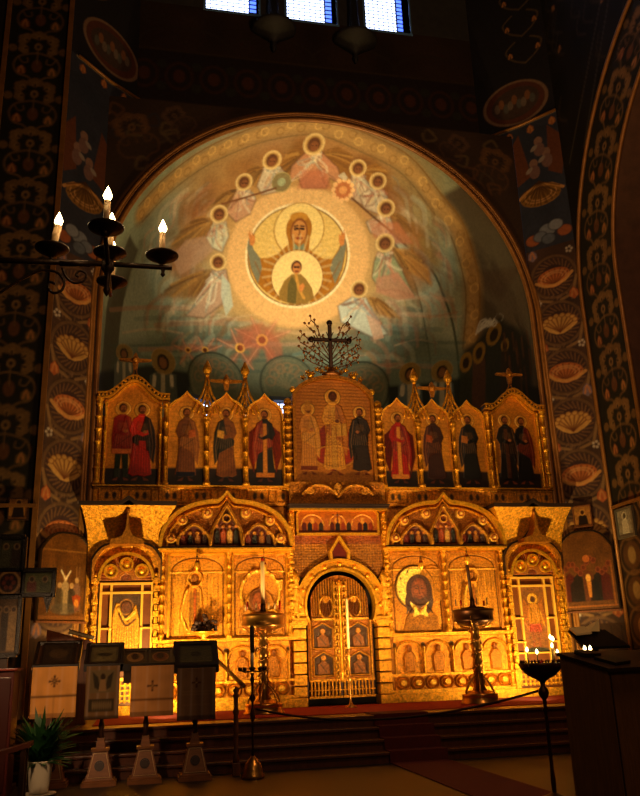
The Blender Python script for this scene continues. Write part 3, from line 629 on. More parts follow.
def front_wall():
    cv=Cv(-4.8,4.8,6.5,19.2,34,'#33241a',0,lambda px,py:(lambda P:(P[0],P[2]))(at(px,py,AY)))
    cv.noise(.3,.6,40)
    for j in (-1,1):
        for k in range(26):
            x=j*rng.uniform(1.2,4.6); z=rng.uniform(9.8,13.3); a=rng.uniform(0,6.28)
            cv.line(crv((x,z),(x+.2*math.cos(a),z+.2*math.sin(a)),(x+.34*math.cos(a+1),z+.34*math.sin(a+1)),(x+.2*math.cos(a+2),z+.2*math.sin(a+2))),.06,rng.choice(['#5a3a22','#4a3a2c','#2c2a33','#5d4a30']),.7)
        palmette(cv,j*4.2,12.6,.45,j*-20,'#5a3c24','#6a4a2c','#22140c'); palmette(cv,j*3.3,13.0,.3,j*-40,'#50382a','#5d4430','#22140c')
    cv.line([(4.9*math.cos(q),AZ+4.9*math.sin(q)) for q in np.linspace(0,PI,80)],.06,'#5d3c1e',.8)
    # painted band over the arch, faint scrolls, and low painted arches beneath the windows
    cv.rect(-4.3,4.3,13.8,15.2,'#241a1c',.9); cv.line([(-4.2,15.2),(4.2,15.2)],.06,'#3a2c1c'); cv.line([(-4.2,13.75),(4.2,13.75)],.06,'#3a2c1c')
    for k in range(11):
        x=-4+.8*k; cv.ell(x,14.5,.3,.36,'#3a2418',1,ring=.07); cv.ell(x,14.5,.14,.18,'#4a2a1a',1); 
        for j in (-1,1): cv.ell(x+.4,14.5+.3*j,.12,.12,'#2c2a20',1)
    for x in (-3.1,-1.0,1.0,3.1):
        cv.line([(x+1.05*math.cos(a),15.35+.55*math.sin(a)) for a in np.linspace(0,PI,20)],.06,'#34291c',.9)
    x=np.linspace(-4.70,4.70,300)[None,:]; arg=np.maximum(AR**2-x**2,0); zmin=AZ+np.sqrt(arg); q=np.linspace(0,1,200)[:,None]; Z=zmin+(ZU-zmin)*q; C,_=cv.sample(x+0*q,Z); C[...,3]=0
    s_struct(grid_mesh('wall_front',np.stack([x+0*q,DY+0*Z,Z],-1),C,FRESCO))
    x=np.linspace(-4.14,4.14,200)[None,:]; Z=ZU+(WZ-ZU)*q+0*x; C,_=cv.sample(x+0*q,Z); C[...,3]=0
    s_struct(grid_mesh('wall_front_upper',np.stack([x+0*q,AY+0*Z,Z],-1),C,FRESCO))
    b=B(); b.add([(-4.7,0,ZU),(4.7,0,ZU),(4.14,AY,ZU),(-4.14,AY,ZU)],[(0,1,2,3)]); s_struct(b.build('wall_front_ledge',mat('dark_wall_paint',col='#33302c',rough=.8,var=.2)))
    m=mat('dark_wall_paint',col='#33302c',rough=.8,var=.2)
    xs=[-4.14]+[v for w in WINX for v in w]+[4.14]
    b=B()
    for i in range(0,len(xs),2): b.box(xs[i],xs[i+1],AY,AY+.5,WZ,19.2)
    s_struct(b.build('wall_front_drum',m))
WZ=at(300,20,AY)[2]
WINX=[(at(206,6,AY)[0],at(250,10,AY)[0]+.22),(at(287,15,AY)[0],at(327,19,AY)[0]+.25),(at(366,24,AY)[0],at(399,30,AY)[0]+.3)]
def top_windows():
    rev=mat('window_reveal_blue',col='#5a86b8',rough=.7)
    for i,(x0,x1) in enumerate(WINX):
        yb=AY+.55
        b=B(); b.box(x0-.05,x1+.05,yb,yb+.04,WZ-.02,19.2); e=tag(b.build('window_%d'%(i+1),PANE),kind='structure')
        b=B(); 
        for k in range(1,9): xx=x0+(x1-x0)*k/9; b.box(xx-.006,xx+.006,yb-.02,yb,WZ,19.2)
        for k in range(24): z=WZ+.11*k; b.box(x0,x1,yb-.02,yb,z-.006,z+.006)
        b.build('pane_lattice',LEADG,e)
        b=B(); xx=x0+(x1-x0)*.86
        for k in range(22):
            z=WZ+.13*k; b.box(xx+.02,x1,yb-.03,yb,z,z+.1)
        b.box(x0,xx,yb-.03,yb,WZ,WZ+.045)
        b.build('stained_border',PANEB,e)
        b=B(); b.box(xx-.01,xx+.02,yb-.04,yb,WZ,19.2); b.box(x0,x1,yb-.04,yb,WZ+.045,WZ+.06)
        for k in range(22): b.box(xx,x1,yb-.04,yb-.03,WZ+.13*k-.03,WZ+.13*k)
        b.build('lead_bar',LEAD,e)
        b=B(); b.box(x0-.06,x0,AY-.01,yb,WZ,19.2); b.box(x1,x1+.04,AY-.01,yb,WZ,19.2); b.box(x0-.06,x1+.06,AY-.01,yb,WZ-.06,WZ); b.build('window_reveal',rev,e)
    # corbels between the windows: wide dishes on a drop
    for i,(px,py) in enumerate(((275,24),(357,36))):
        P=at(px,py,AY-.3); b=B()
        b.lathe([(.02,-.62),(.07,-.5),(.05,-.38),(.1,-.3),(.38,-.14),(.52,-.05),(.55,.02),(.5,.07),(.3,.12),(.16,.2),(.13,.9),(.14,2.2)],P[0],AY-.08,P[2],18)
        b.box(P[0]-.12,P[0]+.12,AY-.1,AY+.05,P[2]-.3,P[2]+1)
        s_struct(b.build('trim_%d'%(5+i),mat('dark_stone',col='#1a1613',rough=.7,bump=.3,var=.3)))
def arch_moulding():
    b=B(); pts=[]
    for z in np.linspace(SOL+.1,AZ,20): pts.append((AR,z))
    for a in np.linspace(0,PI,90)[1:]: pts.append((AR*math.cos(a),AZ+AR*math.sin(a)))
    for z in np.linspace(AZ,SOL+.1,20)[1:]: pts.append((-AR,z))
    def yv(x): return DY-max(0,abs(x)-4.70)*.7
    for dr,r in ((.0,.055),(.1,.03),(.15,.045)):
        P=[]
        for x,z in pts:
            k=1+dr/AR; X=x*k; Z=AZ+(z-AZ)*k if z>AZ else z; P.append((X,yv(X)-.03,Z))
        b.tube(P,r,8)
    s_struct(b.build('trim_9',GOLDW))
    P=[]
    b=B()
    for x,z in pts:
        k=1+.05/AR; X=x*k; Z=AZ+(z-AZ)*k if z>AZ else z; P.append((X,yv(X)+.0,Z))
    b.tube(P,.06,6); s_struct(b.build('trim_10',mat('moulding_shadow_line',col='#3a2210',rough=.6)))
def shell():
    build_apse(); apse_windows()
    for s in (-1,1): pier(s); side_wall(s)
    front_wall(); top_windows(); arch_moulding()
    # floor and steps
    b=B(); b.box(-9,9,-20,6,.02,.12); s_struct(b.build('floor',mat('floor_boards',col='#140a05',rough=.5,var=.35,vscale=3,grain=(1,9,1),bump=.05,bscale=12)))
    wd=mat('step_wood',col='#4a2412',rough=.4,var=.35,vscale=4,grain=(8,1,1))
    b=B(); nst=4; h=(SOL-.12)/nst
    for k in range(nst):
        z1=.12+h*(k+1); y0=-2.92-.25*(nst-1-k)
        b.box(-SX,SX,y0,AY+5 if k==nst-1 else y0+.6,z1-.04,z1,.01); b.box(-SX,SX,y0+.03,y0+.06,z1-h,z1-.03)
    b.box(-SX,SX,-2.85,5.2,.1,SOL-.05)
    s_struct(b.build('trim_11',wd))
    # remaining room: transept backs, nave walls, ceiling
    pl=mat('nave_plaster',col='#2a1c14',rough=.85,var=.2)
    for s,n in ((-1,'left'),(1,'right')):
        b=B(); x0,x1=sorted((s*8.6,s*8.8)); b.box(x0,x1,-20,SY,0,19.2); s_struct(b.build('wall_transept_'+n,pl))
    b=B(); b.box(-9,9,-20.2,-20,0,19.2); s_struct(b.build('wall_back',pl))
    b=B(); b.box(-9,9,-20,6,19.2,19.4); s_struct(b.build('ceiling',pl))
shell()
# ================================================================ THE ICON SCREEN
def saint(cv,x,z0,h,robe,mantle,hem=None,stripe=None,side=1,face='#a86c40',halo='#d09a40',feet='#8a4a26',book=None,short=None,w=1.,wings=None,dark='#1c0f0a'):
    def T(p,q): return (x+side*p*h*w*(1 if q>.84 else .88),z0+q*h)
    if wings:
        for sg in (-1,1): cv.poly([T(.08*sg,.78),T(.24*sg,.66),T(.26*sg,.35),T(.17*sg,.1),T(.12*sg,.4)],wings,1,h=.3); [cv.line([T(.1*sg,.72),T((.13+.03*k)*sg,.2+.1*k)],.012,dark,.5) for k in range(4)]
    cv.ell(*T(0,.905),.092*h,.092*h,halo,1,metal=.6,h=.6); cv.ell(*T(0,.905),.088*h,.088*h,'#f4cc74',.9,ring=.014); cv.ell(*T(0,.905),.1*h,.1*h,'#5d3410',.8,ring=.008)
    for sg in (-1,1): cv.poly([T(.03*sg,.03),T(.1*sg,.0),T(.12*sg,-.02),T(.05*sg,-.02)],feet,1)
    body=[T(-.035,.85),T(-.06,.82),T(-.115,.785),T(-.165,.64),T(-.12,.56),T(-.105,.5),T(-.125,.3),T(-.16,.07),T(-.1,.035),T(-.03,.05),T(.05,.03),T(.15,.06),T(.125,.3),T(.105,.5),T(.13,.57),T(.17,.64),T(.12,.785),T(.06,.82),T(.035,.85)]
    if short:
        cv.poly([T(-.09,.35),T(-.1,.02),T(-.02,.02),T(0,.33),T(.03,.02),T(.11,.02),T(.1,.35)],short,1,h=.2)
        body=[T(-.05,.83),T(-.13,.78),T(-.15,.55),T(-.14,.32),T(.14,.32),T(.15,.55),T(.13,.78),T(.05,.83)]
    cv.poly(body,robe,1,metal=0,h=.5)
    cv.poly([T(.04,.83),T(.12,.79),T(.18,.64),T(.2,.42),T(.175,.2),T(.13,.26),T(.1,.36),T(-.02,.42),T(-.12,.47),T(-.125,.54),T(-.02,.6),T(.02,.72)],mantle,1,metal=0,h=.4)
    for k in range(7):
        a=-.11+.037*k; cv.line([T(a*.5,.75),T(a,.45),T(a*1.08,.34 if short else .07)],.014,dark,.45); cv.line([T(a*.5+.012,.72),T(a+.015,.42)],.01,'#e0a868',.25)
    cv.line([T(.04,.8),T(.12,.55),T(-.08,.42)],.014,dark,.6); cv.line([T(.1,.78),T(.16,.45),T(.14,.2)],.012,'#d9a060',.35)
    if hem: 
        y0=.32 if short else .04; cv.poly([T(-.143,y0),T(-.143,y0+.06),T(.135,y0+.06),T(.135,y0)],hem,1,metal=.3)
    if stripe: cv.poly([T(-.03,.78),T(-.035,.06),T(.03,.06),T(.025,.78)],stripe,1,metal=.35,h=.2)
    cv.poly([T(-.1,.66),T(.02,.6),T(.08,.64),T(.1,.58),T(.02,.55),T(-.12,.6)],robe,1,h=.3); cv.ell(*T(.05,.61),.026*h,.022*h,face,1); 
    if book: cv.poly([T(.03,.66),T(.13,.68),T(.14,.58),T(.04,.56)],book,1,metal=.5,h=.3)
    cv.ell(*T(0,.914),.052*h,.06*h,'#4a2a14',1); cv.ell(*T(.006,.904),.038*h,.048*h,face,1,h=.2); cv.ell(*T(.006,.872),.03*h,.022*h,'#5a3018',.8); cv.line([T(.006,.915),T(.008,.893)],.012,'#6a3c1e',.8)
    for sg in (-1,1): cv.ell(*T(.005+.015*sg,.915),.007*h,.004*h,'#180a05',1)
def brocade(cv,x0,x1,z0,z1,c='#7a4e1e',step=.09,a=.5,seed=0):  # ornament marks; the dark ones also paint crevice shade into the gilding
    r=random.Random(seed); n=int((x1-x0)/step); m=int((z1-z0)/step)
    for i in range(n):
        for j in range(m):
            x=x0+(i+.5+.5*(j%2))*step; z=z0+(j+.5)*step; k=r.random()
            if k<.6: cv.ell(x,z,step*.34,step*.34,c,a,ring=step*.14,h=.35)
            else: cv.line([(x-step*.3,z-step*.2),(x,z+step*.3),(x+step*.3,z-step*.2)],step*.14,c,a,h=.3)
GB='#c4861f'; GD='#8a5518'
def gold_cv(x0,x1,z0,z1,res=85,bg=GB,metal=.72): return Cv(x0,x1,z0,z1,res,bg,metal)
YU=-.02      # front plane of the upper icons
def icon_frame(x0,x1,z0,top,name,parent,w=.035,y0=-.08,y1=.02,m=None):
    n=28; xs=[x0+(x1-x0)*i/n for i in range(n+1)]
    P=[(x0,z0)]+[(x,top(x)) for x in xs]+[(x1,z0)]
    Q=[]
    xc=(x0+x1)/2
    for x,z in P: Q.append((xc+(x-xc)*(1+2*w/(x1-x0)), z+(w if z>z0 else 0)))
    b=B(); b.ribbon(P,Q,y0,y1); b.box(x0-w,x1+w,y0,y1,z0-w,z0)
    return b.build(name,m or GOLDS,parent)
def ogee(xc,hw,zs,hr,tip):
    def f(x):
        d=abs(x-xc); t=min(1,d/hw); return zs+hr*math.sqrt(max(0,1-t*t))+tip*max(0,1-d/(hw*.42))**1.6
    return f
def upper_icons():
    specs=[(-2.92,dict(robe='#75451f',mantle='#8f5a28',hem='#1e2236',side=1,book='#b96a38'),'icon of a standing saint in rust mantle, leftmost of the pointed panels left of centre'),
           (-2.15,dict(robe='#84501f',mantle='#222a26',side=-1,book='#d8a850'),'icon of a saint with dark shoulder over brown robe, middle pointed panel left of centre'),
           (-1.39,dict(robe='#141a1c',mantle='#94381a',hem='#c98436',stripe='#c98a3c',wings='#7d2c12',side=-1),'icon of a winged figure in black tunic with gold stripe, beside the tall central panel'),
           (1.37,dict(robe='#a81f10',mantle='#8c1a0e',hem='#cf8c40',stripe='#d09040',wings='#6a2010'),'icon of a winged figure in bright red robe with gold stripe and hem'),
           (2.13,dict(robe='#40201a',mantle='#502418',side=-1,book='#a85a2c'),'icon of a maroon robed saint, middle pointed panel right of centre'),
           (2.90,dict(robe='#101417',mantle='#1a1c22',side=-1,book='#b97a3c'),'icon of a nearly black robed saint, rightmost of the pointed panels')]
    for x,kw,lab in specs:
        f=ogee(x,.34,6.13,.33,.13); cv=gold_cv(x-.34,x+.34,4.74,6.62,90,'#cf9438',.6); cv.noise(.18,.25,int(x*10)+90)
        for k in range(12): cv.line([(x-.34,5.3+.1*k),(x+.34,5.3+.1*k)],.012,'#8a5a20',.35,h=.3)
        cv.rect(x-.34,x+.34,4.74,5.08,'#2a1810',1,metal=.0); cv.line([(x-.34,5.09),(x+.34,5.09)],.02,'#8a6434',.8)
        saint(cv,x,4.86,1.46,**kw)
        t=thing('saint_icon',lab,'icon',(x,0,4.74),group='pointed icons of the upper row')
        o=panel('painted_panel',cv,ICONPAINT,t,YU,.04,step=.014,top=f,relief=.012); o.matrix_parent_inverse=Matrix.Translation((-x,0,-4.74))
        o=icon_frame(x-.34,x+.34,4.74,f,'frame',t,.035,-.07,.02); o.matrix_parent_inverse=Matrix.Translation((-x,0,-4.74))
    for s in (-1,1):
        xc=s*3.93; f=lambda x,xc=xc:6.36+.36*(.5+.5*math.cos(PI*min(1,abs(x-xc)/.5)))
        cv=gold_cv(xc-.5,xc+.5,4.74,6.74,90,'#cf9034',.6); cv.noise(.18,.3,95+s)
        brocade(cv,xc-.5,xc+.5,5.2,6.7,'#8f5c22',.08,.35,3)
        cv.rect(xc-.5,xc+.5,4.74,5.06,'#24140e',1,metal=0)
        if s<0:
            saint(cv,xc-.2,4.86,1.52,'#8a160c','#96200f',hem='#d07a40',short='#2c3a22',side=1,w=.95); saint(cv,xc+.16,4.86,1.5,'#c22c12','#2c1712',side=1,w=1.05)
            cv.poly([(xc+.1,5.0),(xc+.12,5.6),(xc+.24,5.6),(xc+.3,5.0)],'#cf3216',1); [cv.line([(xc+.13+.04*k,5.55),(xc+.12+.05*k,5.02)],.012,'#7a160a',.7) for k in range(4)]
            lab='arched icon of one saint in short red tunic, one in vermilion dress'
        else:
            saint(cv,xc-.2,4.86,1.48,'#14100e','#221410',stripe='#5d3a20',side=1,w=1.05); saint(cv,xc+.17,4.86,1.46,'#0e0f14','#6a1a10',side=1,w=.95)
            lab='arched icon of two saints in black and dark red robes at the right end'
        t=thing('paired_saints_icon',lab,'icon',(xc,0,4.74))
        o=panel('painted_panel',cv,ICONPAINT,t,YU,.04,top=f,relief=.012); o.matrix_parent_inverse=Matrix.Translation((-xc,0,-4.74))
        o=icon_frame(xc-.5,xc+.5,4.74,f,'frame',t,.03,-.07,.02); o.matrix_parent_inverse=Matrix.Translation((-xc,0,-4.74))
    # central enthroned figure with attendants
    f=lambda x:6.42+.55*math.sqrt(max(0,1-(x/.8)**2)); cv=gold_cv(-.78,.78,4.84,6.99,90,'#b87c30',.5); cv.noise(.15,.3,97)
    for k in range(26): cv.line([(-.78,5.2+.07*k),(.78,5.2+.07*k)],.014,'#5d3a10',.6,h=.3)
    brocade(cv,-.78,.78,4.84,5.1,'#c08a3c',.1,.6,5)
    cv.ell(0,5.55,.38,.5,'#8a2812',1,metal=0); cv.ell(0,5.35,.42,.22,'#9a3014',1,metal=0); cv.ell(0,5.35,.42,.22,'#c08a3c',.8,ring=.03,h=.4)
    saint(cv,-.52,5.0,1.45,'#c4883a','#cc9644',side=1,w=.95,hem='#7a3a18'); cv.poly([(-.6,6.28),(-.44,6.28),(-.47,6.5),(-.57,6.5)],'#b8863a',1)
    saint(cv,.55,5.0,1.4,'#2c1c14','#1d1a1c',side=-1,w=1.05)
    saint(cv,0,5.0,1.75,'#d29a3c','#b0702a',side=1,w=.95,stripe='#c89a48',face='#6a3a1c')
    brocade(cv,-.25,.25,5.3,6.2,'#7a3a18',.09,.6,6); cv.poly([(.05,6.0),(.26,6.03),(.27,5.78),(.06,5.76)],'#c79a4a',1,metal=.5,h=.5); cv.line([(.16,6.02),(.165,5.77)],.012,'#5d3414')
    t=thing('enthroned_figure_icon','tall round-topped central icon of an enthroned figure with book between two attendants','icon',(0,0,4.84))
    o=panel('painted_panel',cv,ICONPAINT,t,YU-.06,.05,top=f,relief=.014); o.matrix_parent_inverse=Matrix.Translation((0,0,-4.84))
    o=icon_frame(-.78,.78,4.84,f,'frame',t,.06,-.16,.0,OLDGOLD); o.matrix_parent_inverse=Matrix.Translation((0,0,-4.84))
def colonnette(b,x,y,z0,z1,r=.035,beads=5,sq=False):
    prof=[(r*1.9,0),(r*1.9,.05),(r*1.2,.08)]
    L=z1-z0
    for k in range(beads):
        t0=.1+(L-.2)*k/beads; t1=.1+(L-.2)*(k+1)/beads
        prof+=[(r,t0),(r*1.05,(t0+t1)/2),(r,t1-.05),(r*1.6,t1-.035),(r*1.6,t1-.01)]
    prof+=[(r*1.2,L-.08),(r*2,L-.05),(r*2,L)]
    b.lathe(prof,x,y,z0,10)
def small_cross(b,x,y,z,h,w,t=.025,plain=False):
    P=[(-.06*w,0),(-.1*w,.45*h),(-.5*w,.52*h),(-.52*w,.58*h),(-.5*w,.64*h),(-.1*w,.66*h),(-.05*w,.9*h),(0,h),(.05*w,.9*h),(.1*w,.66*h),(.5*w,.64*h),(.52*w,.58*h),(.5*w,.52*h),(.1*w,.45*h),(.06*w,0)]
    b.prism([(x+p,z+q) for p,q in P],y-t,y+t); b.ball((x,y-t,z+.58*h),.12*w,1,10)
def big_screen():
    t=thing('iconostasis','gilded carved icon screen with kokoshnik gables, colonnettes and flared end cornices across the apse','icon screen',(0,0,SOL))
    I=Matrix.Translation((0,0,-SOL))
    def P(b,name,m): 
        o=b.build(name,m,t); o.matrix_parent_inverse=I; return o
    def PC(cv,name,y,top=None,relief=.02,m=None,thick=.05):
        o=panel(name,cv,m or GILT,t,y,thick,top=top,relief=relief); o.matrix_parent_inverse=I; return o
    # body, with the royal gate and the two side doors left open
    b=B(); Yb=.0
    for s in (-1,1):
        a=lambda x0,x1,z0,z1,y0=.02,y1=.22: b.box(min(s*x0,s*x1),max(s*x0,s*x1),y0,y1,z0,z1)
        a(.88,3.44,SOL+.01,4.36); a(4.42,4.62,SOL+.01,4.3); a(3.44,4.42,3.0,4.30)
        a(0,.9,3.30,4.3)
        a(.9,4.62,4.36,6.10,.04,.16); a(0,.9,4.3,6.4,.04,.16)
    P(b,'screen_body',OLDGOLD)
    b=B()
    for s in (-1,1):
        b.box(min(s*.68,s*4.66),max(s*.68,s*4.66),-.16,.2,SOL+.005,SOL+.16,.01); b.box(min(s*.9,s*3.4),max(s*.9,s*3.4),-.12,.2,SOL+.16,SOL+.22)
        b.box(min(s*.9,s*3.38),max(s*.9,s*3.38),-.12,.1,1.16,1.2); b.box(min(s*.9,s*3.38),max(s*.9,s*3.38),-.14,.1,1.87,1.93)
    P(b,'base',GOLD)
    # dado reliefs: rosette frieze and arcaded figures
    for s in (-1,1):
        x0,x1=sorted((s*1.0,s*3.3)); cv=gold_cv(x0,x1,SOL+.22,1.16,80); cv.noise(.2,.2,101)
        n=8
        for k in range(n):
            x=x0+(k+.5)*(x1-x0)/n; z=SOL+.34; cv.ell(x,z,.12,.11,'#a8701f',1,ring=.03,h=1.0); cv.ell(x,z,.07,.065,'#dfae4c',1,h=1.3); cv.line([(x+.13,z-.1),(x+.15,z+.1)],.03,'#6a3e12',.7)
        PC(cv,'rosette_frieze',-.05,relief=.03)
        def top(x,x0=x0,x1=x1): return 1.86
        cv=gold_cv(x0,x1,1.2,1.86,80,'#cf9434'); cv.noise(.2,.15,102); brocade(cv,x0,x1,1.22,1.84,'#96621c',.07,.5,7)
        n=4
        for k in range(n+1):
            x=x0+k*(x1-x0)/n; cv.line([(x,1.2),(x,1.7)],.05,'#e0b04a',1,h=1.3); cv.ell(x,1.72,.045,.045,'#3a200c',1,metal=0); cv.line([(x+.035,1.2),(x+.035,1.7)],.014,'#5a3410',.9)
        for k in range(n):
            x=x0+(k+.5)*(x1-x0)/n; cv.line([(x+.24*math.cos(q),1.58+.2*math.sin(q)) for q in np.linspace(0,PI,14)],.03,'#e8bc5c',1,h=.9)
            cv.poly([(x-.1,1.24),(x-.12,1.5),(x-.05,1.6),(x+.05,1.6),(x+.12,1.5),(x+.1,1.24)],'#b57a26',1,h=.8); cv.ell(x,1.65,.05,.06,'#8a5520',1,h=1.)
            for j in range(4): cv.line([(x-.06+.04*j,1.56),(x-.075+.05*j,1.26)],.012,'#6a3e12',.7)
        PC(cv,'dado_panel',-.06,relief=.035)
    # pilasters and colonnettes of the lower tier
    for s in (-1,1):
        for x,z0,z1,y,r,bd in ((.96,1.93,3.52,-.1,.035,9),(2.1,1.93,3.52,-.1,.035,8),(3.31,.9,3.52,-.1,.035,14)):
            b=B(); colonnette(b,s*x,y,z0,z1,r,bd); b.box(s*x-.055,s*x+.055,-.06,.04,z0,z1); P(b,'colonnette',GOLD)
        b=B()   # portal post, stepped, with carved blocks
        for k in range(7): z=SOL+.16+.2*k; b.box(s*.8-.12,s*.8+.12,-.14,.12,z+.01,z+.19,.018)
        b.box(s*.8-.15,s*.8+.15,-.17,.12,2.12,2.2,.01); b.box(s*.8-.14,s*.8+.14,-.16,.12,2.2,2.26,.01)
        for k in range(6): colonnette(b,s*.93,-.12,2.26+.33*k,2.56+.33*k,.03,2)
        for k in range(3): b.lathe([(.02,0),(.09,.06),(.06,.14),(.1,.2),(.05,.3),(.02,.36)],s*.86,-.1,2.3+.38*k*.6,10)
        P(b,'portal_post',GOLD)
        b=B(); b.box(s*.92-.05,s*.92+.07,-.12,.02,3.5,4.28,.01)
        for k in range(5): b.ball((s*.93,-.13,3.6+.15*k),.045,1,8)
        P(b,'portal_pier',GOLD)
        # ledge over local icons and kokoshnik
        xa,xb=sorted((s*.92,s*3.40)); b=B(); b.box(xa,xb,-.24,.1,3.50,3.54,.008); b.box(xa+.03,xb-.03,-.18,.1,3.47,3.50); P(b,'ledge',GOLDS)
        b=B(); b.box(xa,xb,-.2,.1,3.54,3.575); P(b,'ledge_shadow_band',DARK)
        xc=s*2.15; W=1.19
        def top(x,xc=xc,W=W): d=abs(x-xc); return 3.58+.80*max(0,1-(d/W)**2.6)**.5+.17*max(0,1-d/.17)**1.5
        cv=gold_cv(xc-W,xc+W,3.575,4.56,85,'#a26a22',.6); cv.noise(.2,.2,104); brocade(cv,xc-W,xc+W,3.6,4.5,'#6f4414',.075,.6,8)
        def arch_(cx,hw,h,tip,c1):
            pts=[(cx-hw,3.60)]+[(cx-hw*math.cos(q),3.66+h*math.sin(q)+tip*max(0,math.sin(q)-.85)/.15) for q in np.linspace(0,PI,18)]+[(cx+hw,3.60)]
            cv.poly(pts,'#5a1c10',1,metal=.1); cv.line(pts,.055,'#e0ae4c',1,metal=.8,h=1.6); cv.line(pts,.02,'#8a5518',1)
        arch_(xc-.6,.3,.26,.06,0); arch_(xc+.6,.3,.26,.06,0)
        for j in (-1,1):
            for k in range(4):
                x=xc+j*.6-.2+.13*k; c=['#7a2c18','#16161a','#a06a30','#3a1c14'][k]; cv.poly([(x-.05,3.62),(x-.05,3.76),(x,3.8),(x+.05,3.76),(x+.05,3.62)],c,1,metal=0,h=.6); cv.ell(x,3.82,.035,.035,'#d09a50',1,metal=.4,h=.6)
        tri=[(xc-.3,3.6),(xc-.28,3.86),(xc,4.36),(xc+.28,3.86),(xc+.3,3.6)]
        cv.poly(tri,'#5d2a14' if s<0 else '#8a4a1c',1,metal=.2); cv.line(tri,.06,'#e0ae4c',1,metal=.8,h=1.8); cv.line(tri,.02,'#7a4a14',1)
        for k in range(4):
            x=xc-.18+.12*k; cv.poly([(x-.045,3.62),(x-.05,3.84),(x,3.92),(x+.05,3.84),(x+.045,3.62)],['#1a1c24','#a04a1c','#c9a068','#20242c'][k],1,metal=0,h=.5); cv.ell(x,3.95,.032,.032,'#c98a48',1,h=.5)
        cv.ell(xc,4.1,.07,.07,'#e0b050',1,ring=.025,h=1)
        for x,z in ((-.82,4.06),(.82,4.06),(-1.02,3.72),(1.02,3.72),(-.36,4.2),(.36,4.2)): cv.ell(xc+x,z,.075,.075,'#c07a3c',1,h=1.5); cv.ell(xc+x,z,.085,.085,'#f0c870',1,ring=.025,h=1.2); cv.ell(xc+x,z,.03,.03,'#f4d890',1,h=1)
        PC(cv,'tympanum',-.12,top=top,relief=.03)
        xs=[xc-W+2*W*i/60 for i in range(61)]; inn=[(x,top(x)) for x in xs]
        outp=[(xc+(x-xc)*1.045,z+.05+.02*(1-abs(x-xc)/W)) for x,z in inn]; inn=[(xc-W,3.57)]+inn+[(xc+W,3.57)]; outp=[(xc-W*1.045,3.57)]+outp+[(xc+W*1.045,3.57)]
        b=B(); b.ribbon(inn,outp,-.26,.05); P(b,'kokoshnik_rim',GOLDS)
        o2=[(xc+(x-xc)*.93,3.57+(z-3.57)*.93) for x,z in inn]; i2=[(xc+(x-xc)*.90,3.57+(z-3.57)*.90) for x,z in inn]
        b=B(); b.ribbon(i2,o2,-.18,-.05); P(b,'kokoshnik_inner_rim',GOLD)
    # portal archivolt
    def hor(r,z=2.46,a=25): return [(r*math.cos(q),z+r*math.sin(q)) for q in np.linspace(math.radians(-a),math.radians(180+a),50)]
    b=B(); b.ribbon(hor(.66),hor(.70),-.16,.1); b.ribbon(hor(.70),hor(.83),-.1,.1); b.ribbon(hor(.83),hor(.87),-.15,.1)
    for q in np.linspace(0,PI,9): b.ball((.765*math.cos(q),-.12,2.46+.765*math.sin(q)),.045,1,8)
    P(b,'portal_arch',GOLDS)
    cv=gold_cv(-.88,.88,3.0,3.8,85,'#b07a28',.5); cv.noise(.15,.2,106)
    for k in range(16): cv.line([(-.88,3.02+.05*k),(.88,3.02+.05*k)],.014,'#5d3810',.7,h=.5); 
    for k in range(34): cv.line([(-.88+.052*k,3.0),(-.88+.052*k,3.8)],.012,'#5d3810',.5)
    cv.rect(-.88,.88,3.62,3.8,'#8a4a1c',1,metal=.2); brocade(cv,-.7,.7,3.62,3.8,'#b06a2c',.08,.5,9)
    ap=PC(cv,'lattice_spandrel',-.03,relief=.01)
    # cut the gate opening out of that spandrel: only faces above the arch stay
    me=ap.data; bm=bmesh.new(); bm.from_mesh(me); dl=[f for f in bm.faces if math.hypot(f.calc_center_median().x,f.calc_center_median().z-2.46)<.68]; bmesh.ops.delete(bm,geom=dl,context='FACES'); bm.to_mesh(me); bm.free()
    cv=gold_cv(-.78,.78,3.82,4.26,95,'#b5702a',.35); cv.noise(.15,.15,107)
    cv.line([(-.78,3.86),(.78,3.86)],.03,'#6a3014'); 
    for x0_,w_ in ((-.5,.22),(.5,.22),(0,.16)):
        cv.line([(x0_+w_*math.cos(q),3.98+.2*math.sin(q)) for q in np.linspace(0,PI,14)],.025,'#dca54c',1,h=.8); cv.ell(x0_,4.06,.06,.06,'#d9a048',1); 
    for k in range(13):
        x=-.66+.11*k; cv.poly([(x-.045,3.87),(x-.045,3.99),(x,4.04),(x+.045,3.99),(x+.045,3.87)],['#5a1c12','#1c1a20','#8a3a18','#3a2a1c','#a8642c'][k%5],1,metal=0,h=.5); cv.ell(x,4.065,.03,.03,'#b9713a',1)
    cv.line([(0,4.22),(0,4.05)],.02,'#5d2c14'); cv.line([(-.1,4.17),(.1,4.17)],.02,'#5d2c14')
    ts=thing('lintel_icon','wide painted icon of seated figures above the central gate','icon',(0,0,3.82))
    o=panel('painted_panel',cv,ICONPAINT,ts,-.1,.05,relief=.012); o.matrix_parent_inverse=Matrix.Translation((0,0,-3.82))
    b=B(); b.ribbon([(-.78,3.82),(-.78,4.18),(-.7,4.26),(.7,4.26),(.78,4.18),(.78,3.82)],[(-.82,3.80),(-.82,4.2),(-.72,4.30),(.72,4.30),(.82,4.2),(.82,3.80)],-.15,-.02); b.box(-.82,.82,-.15,-.02,3.78,3.82); o=b.build('frame',GOLDS,ts); o.matrix_parent_inverse=Matrix.Translation((0,0,-3.82))
    b=B(); b.ribbon([(-.14,3.32),(-.15,3.45),(-.07,3.58),(0,3.68),(.07,3.58),(.15,3.45),(.14,3.32)],[(-.2,3.32),(-.2,3.47),(-.1,3.62),(0,3.78),(.1,3.62),(.2,3.47),(.2,3.32)],-.2,-.04); P(b,'crowning_gable',GOLDS)
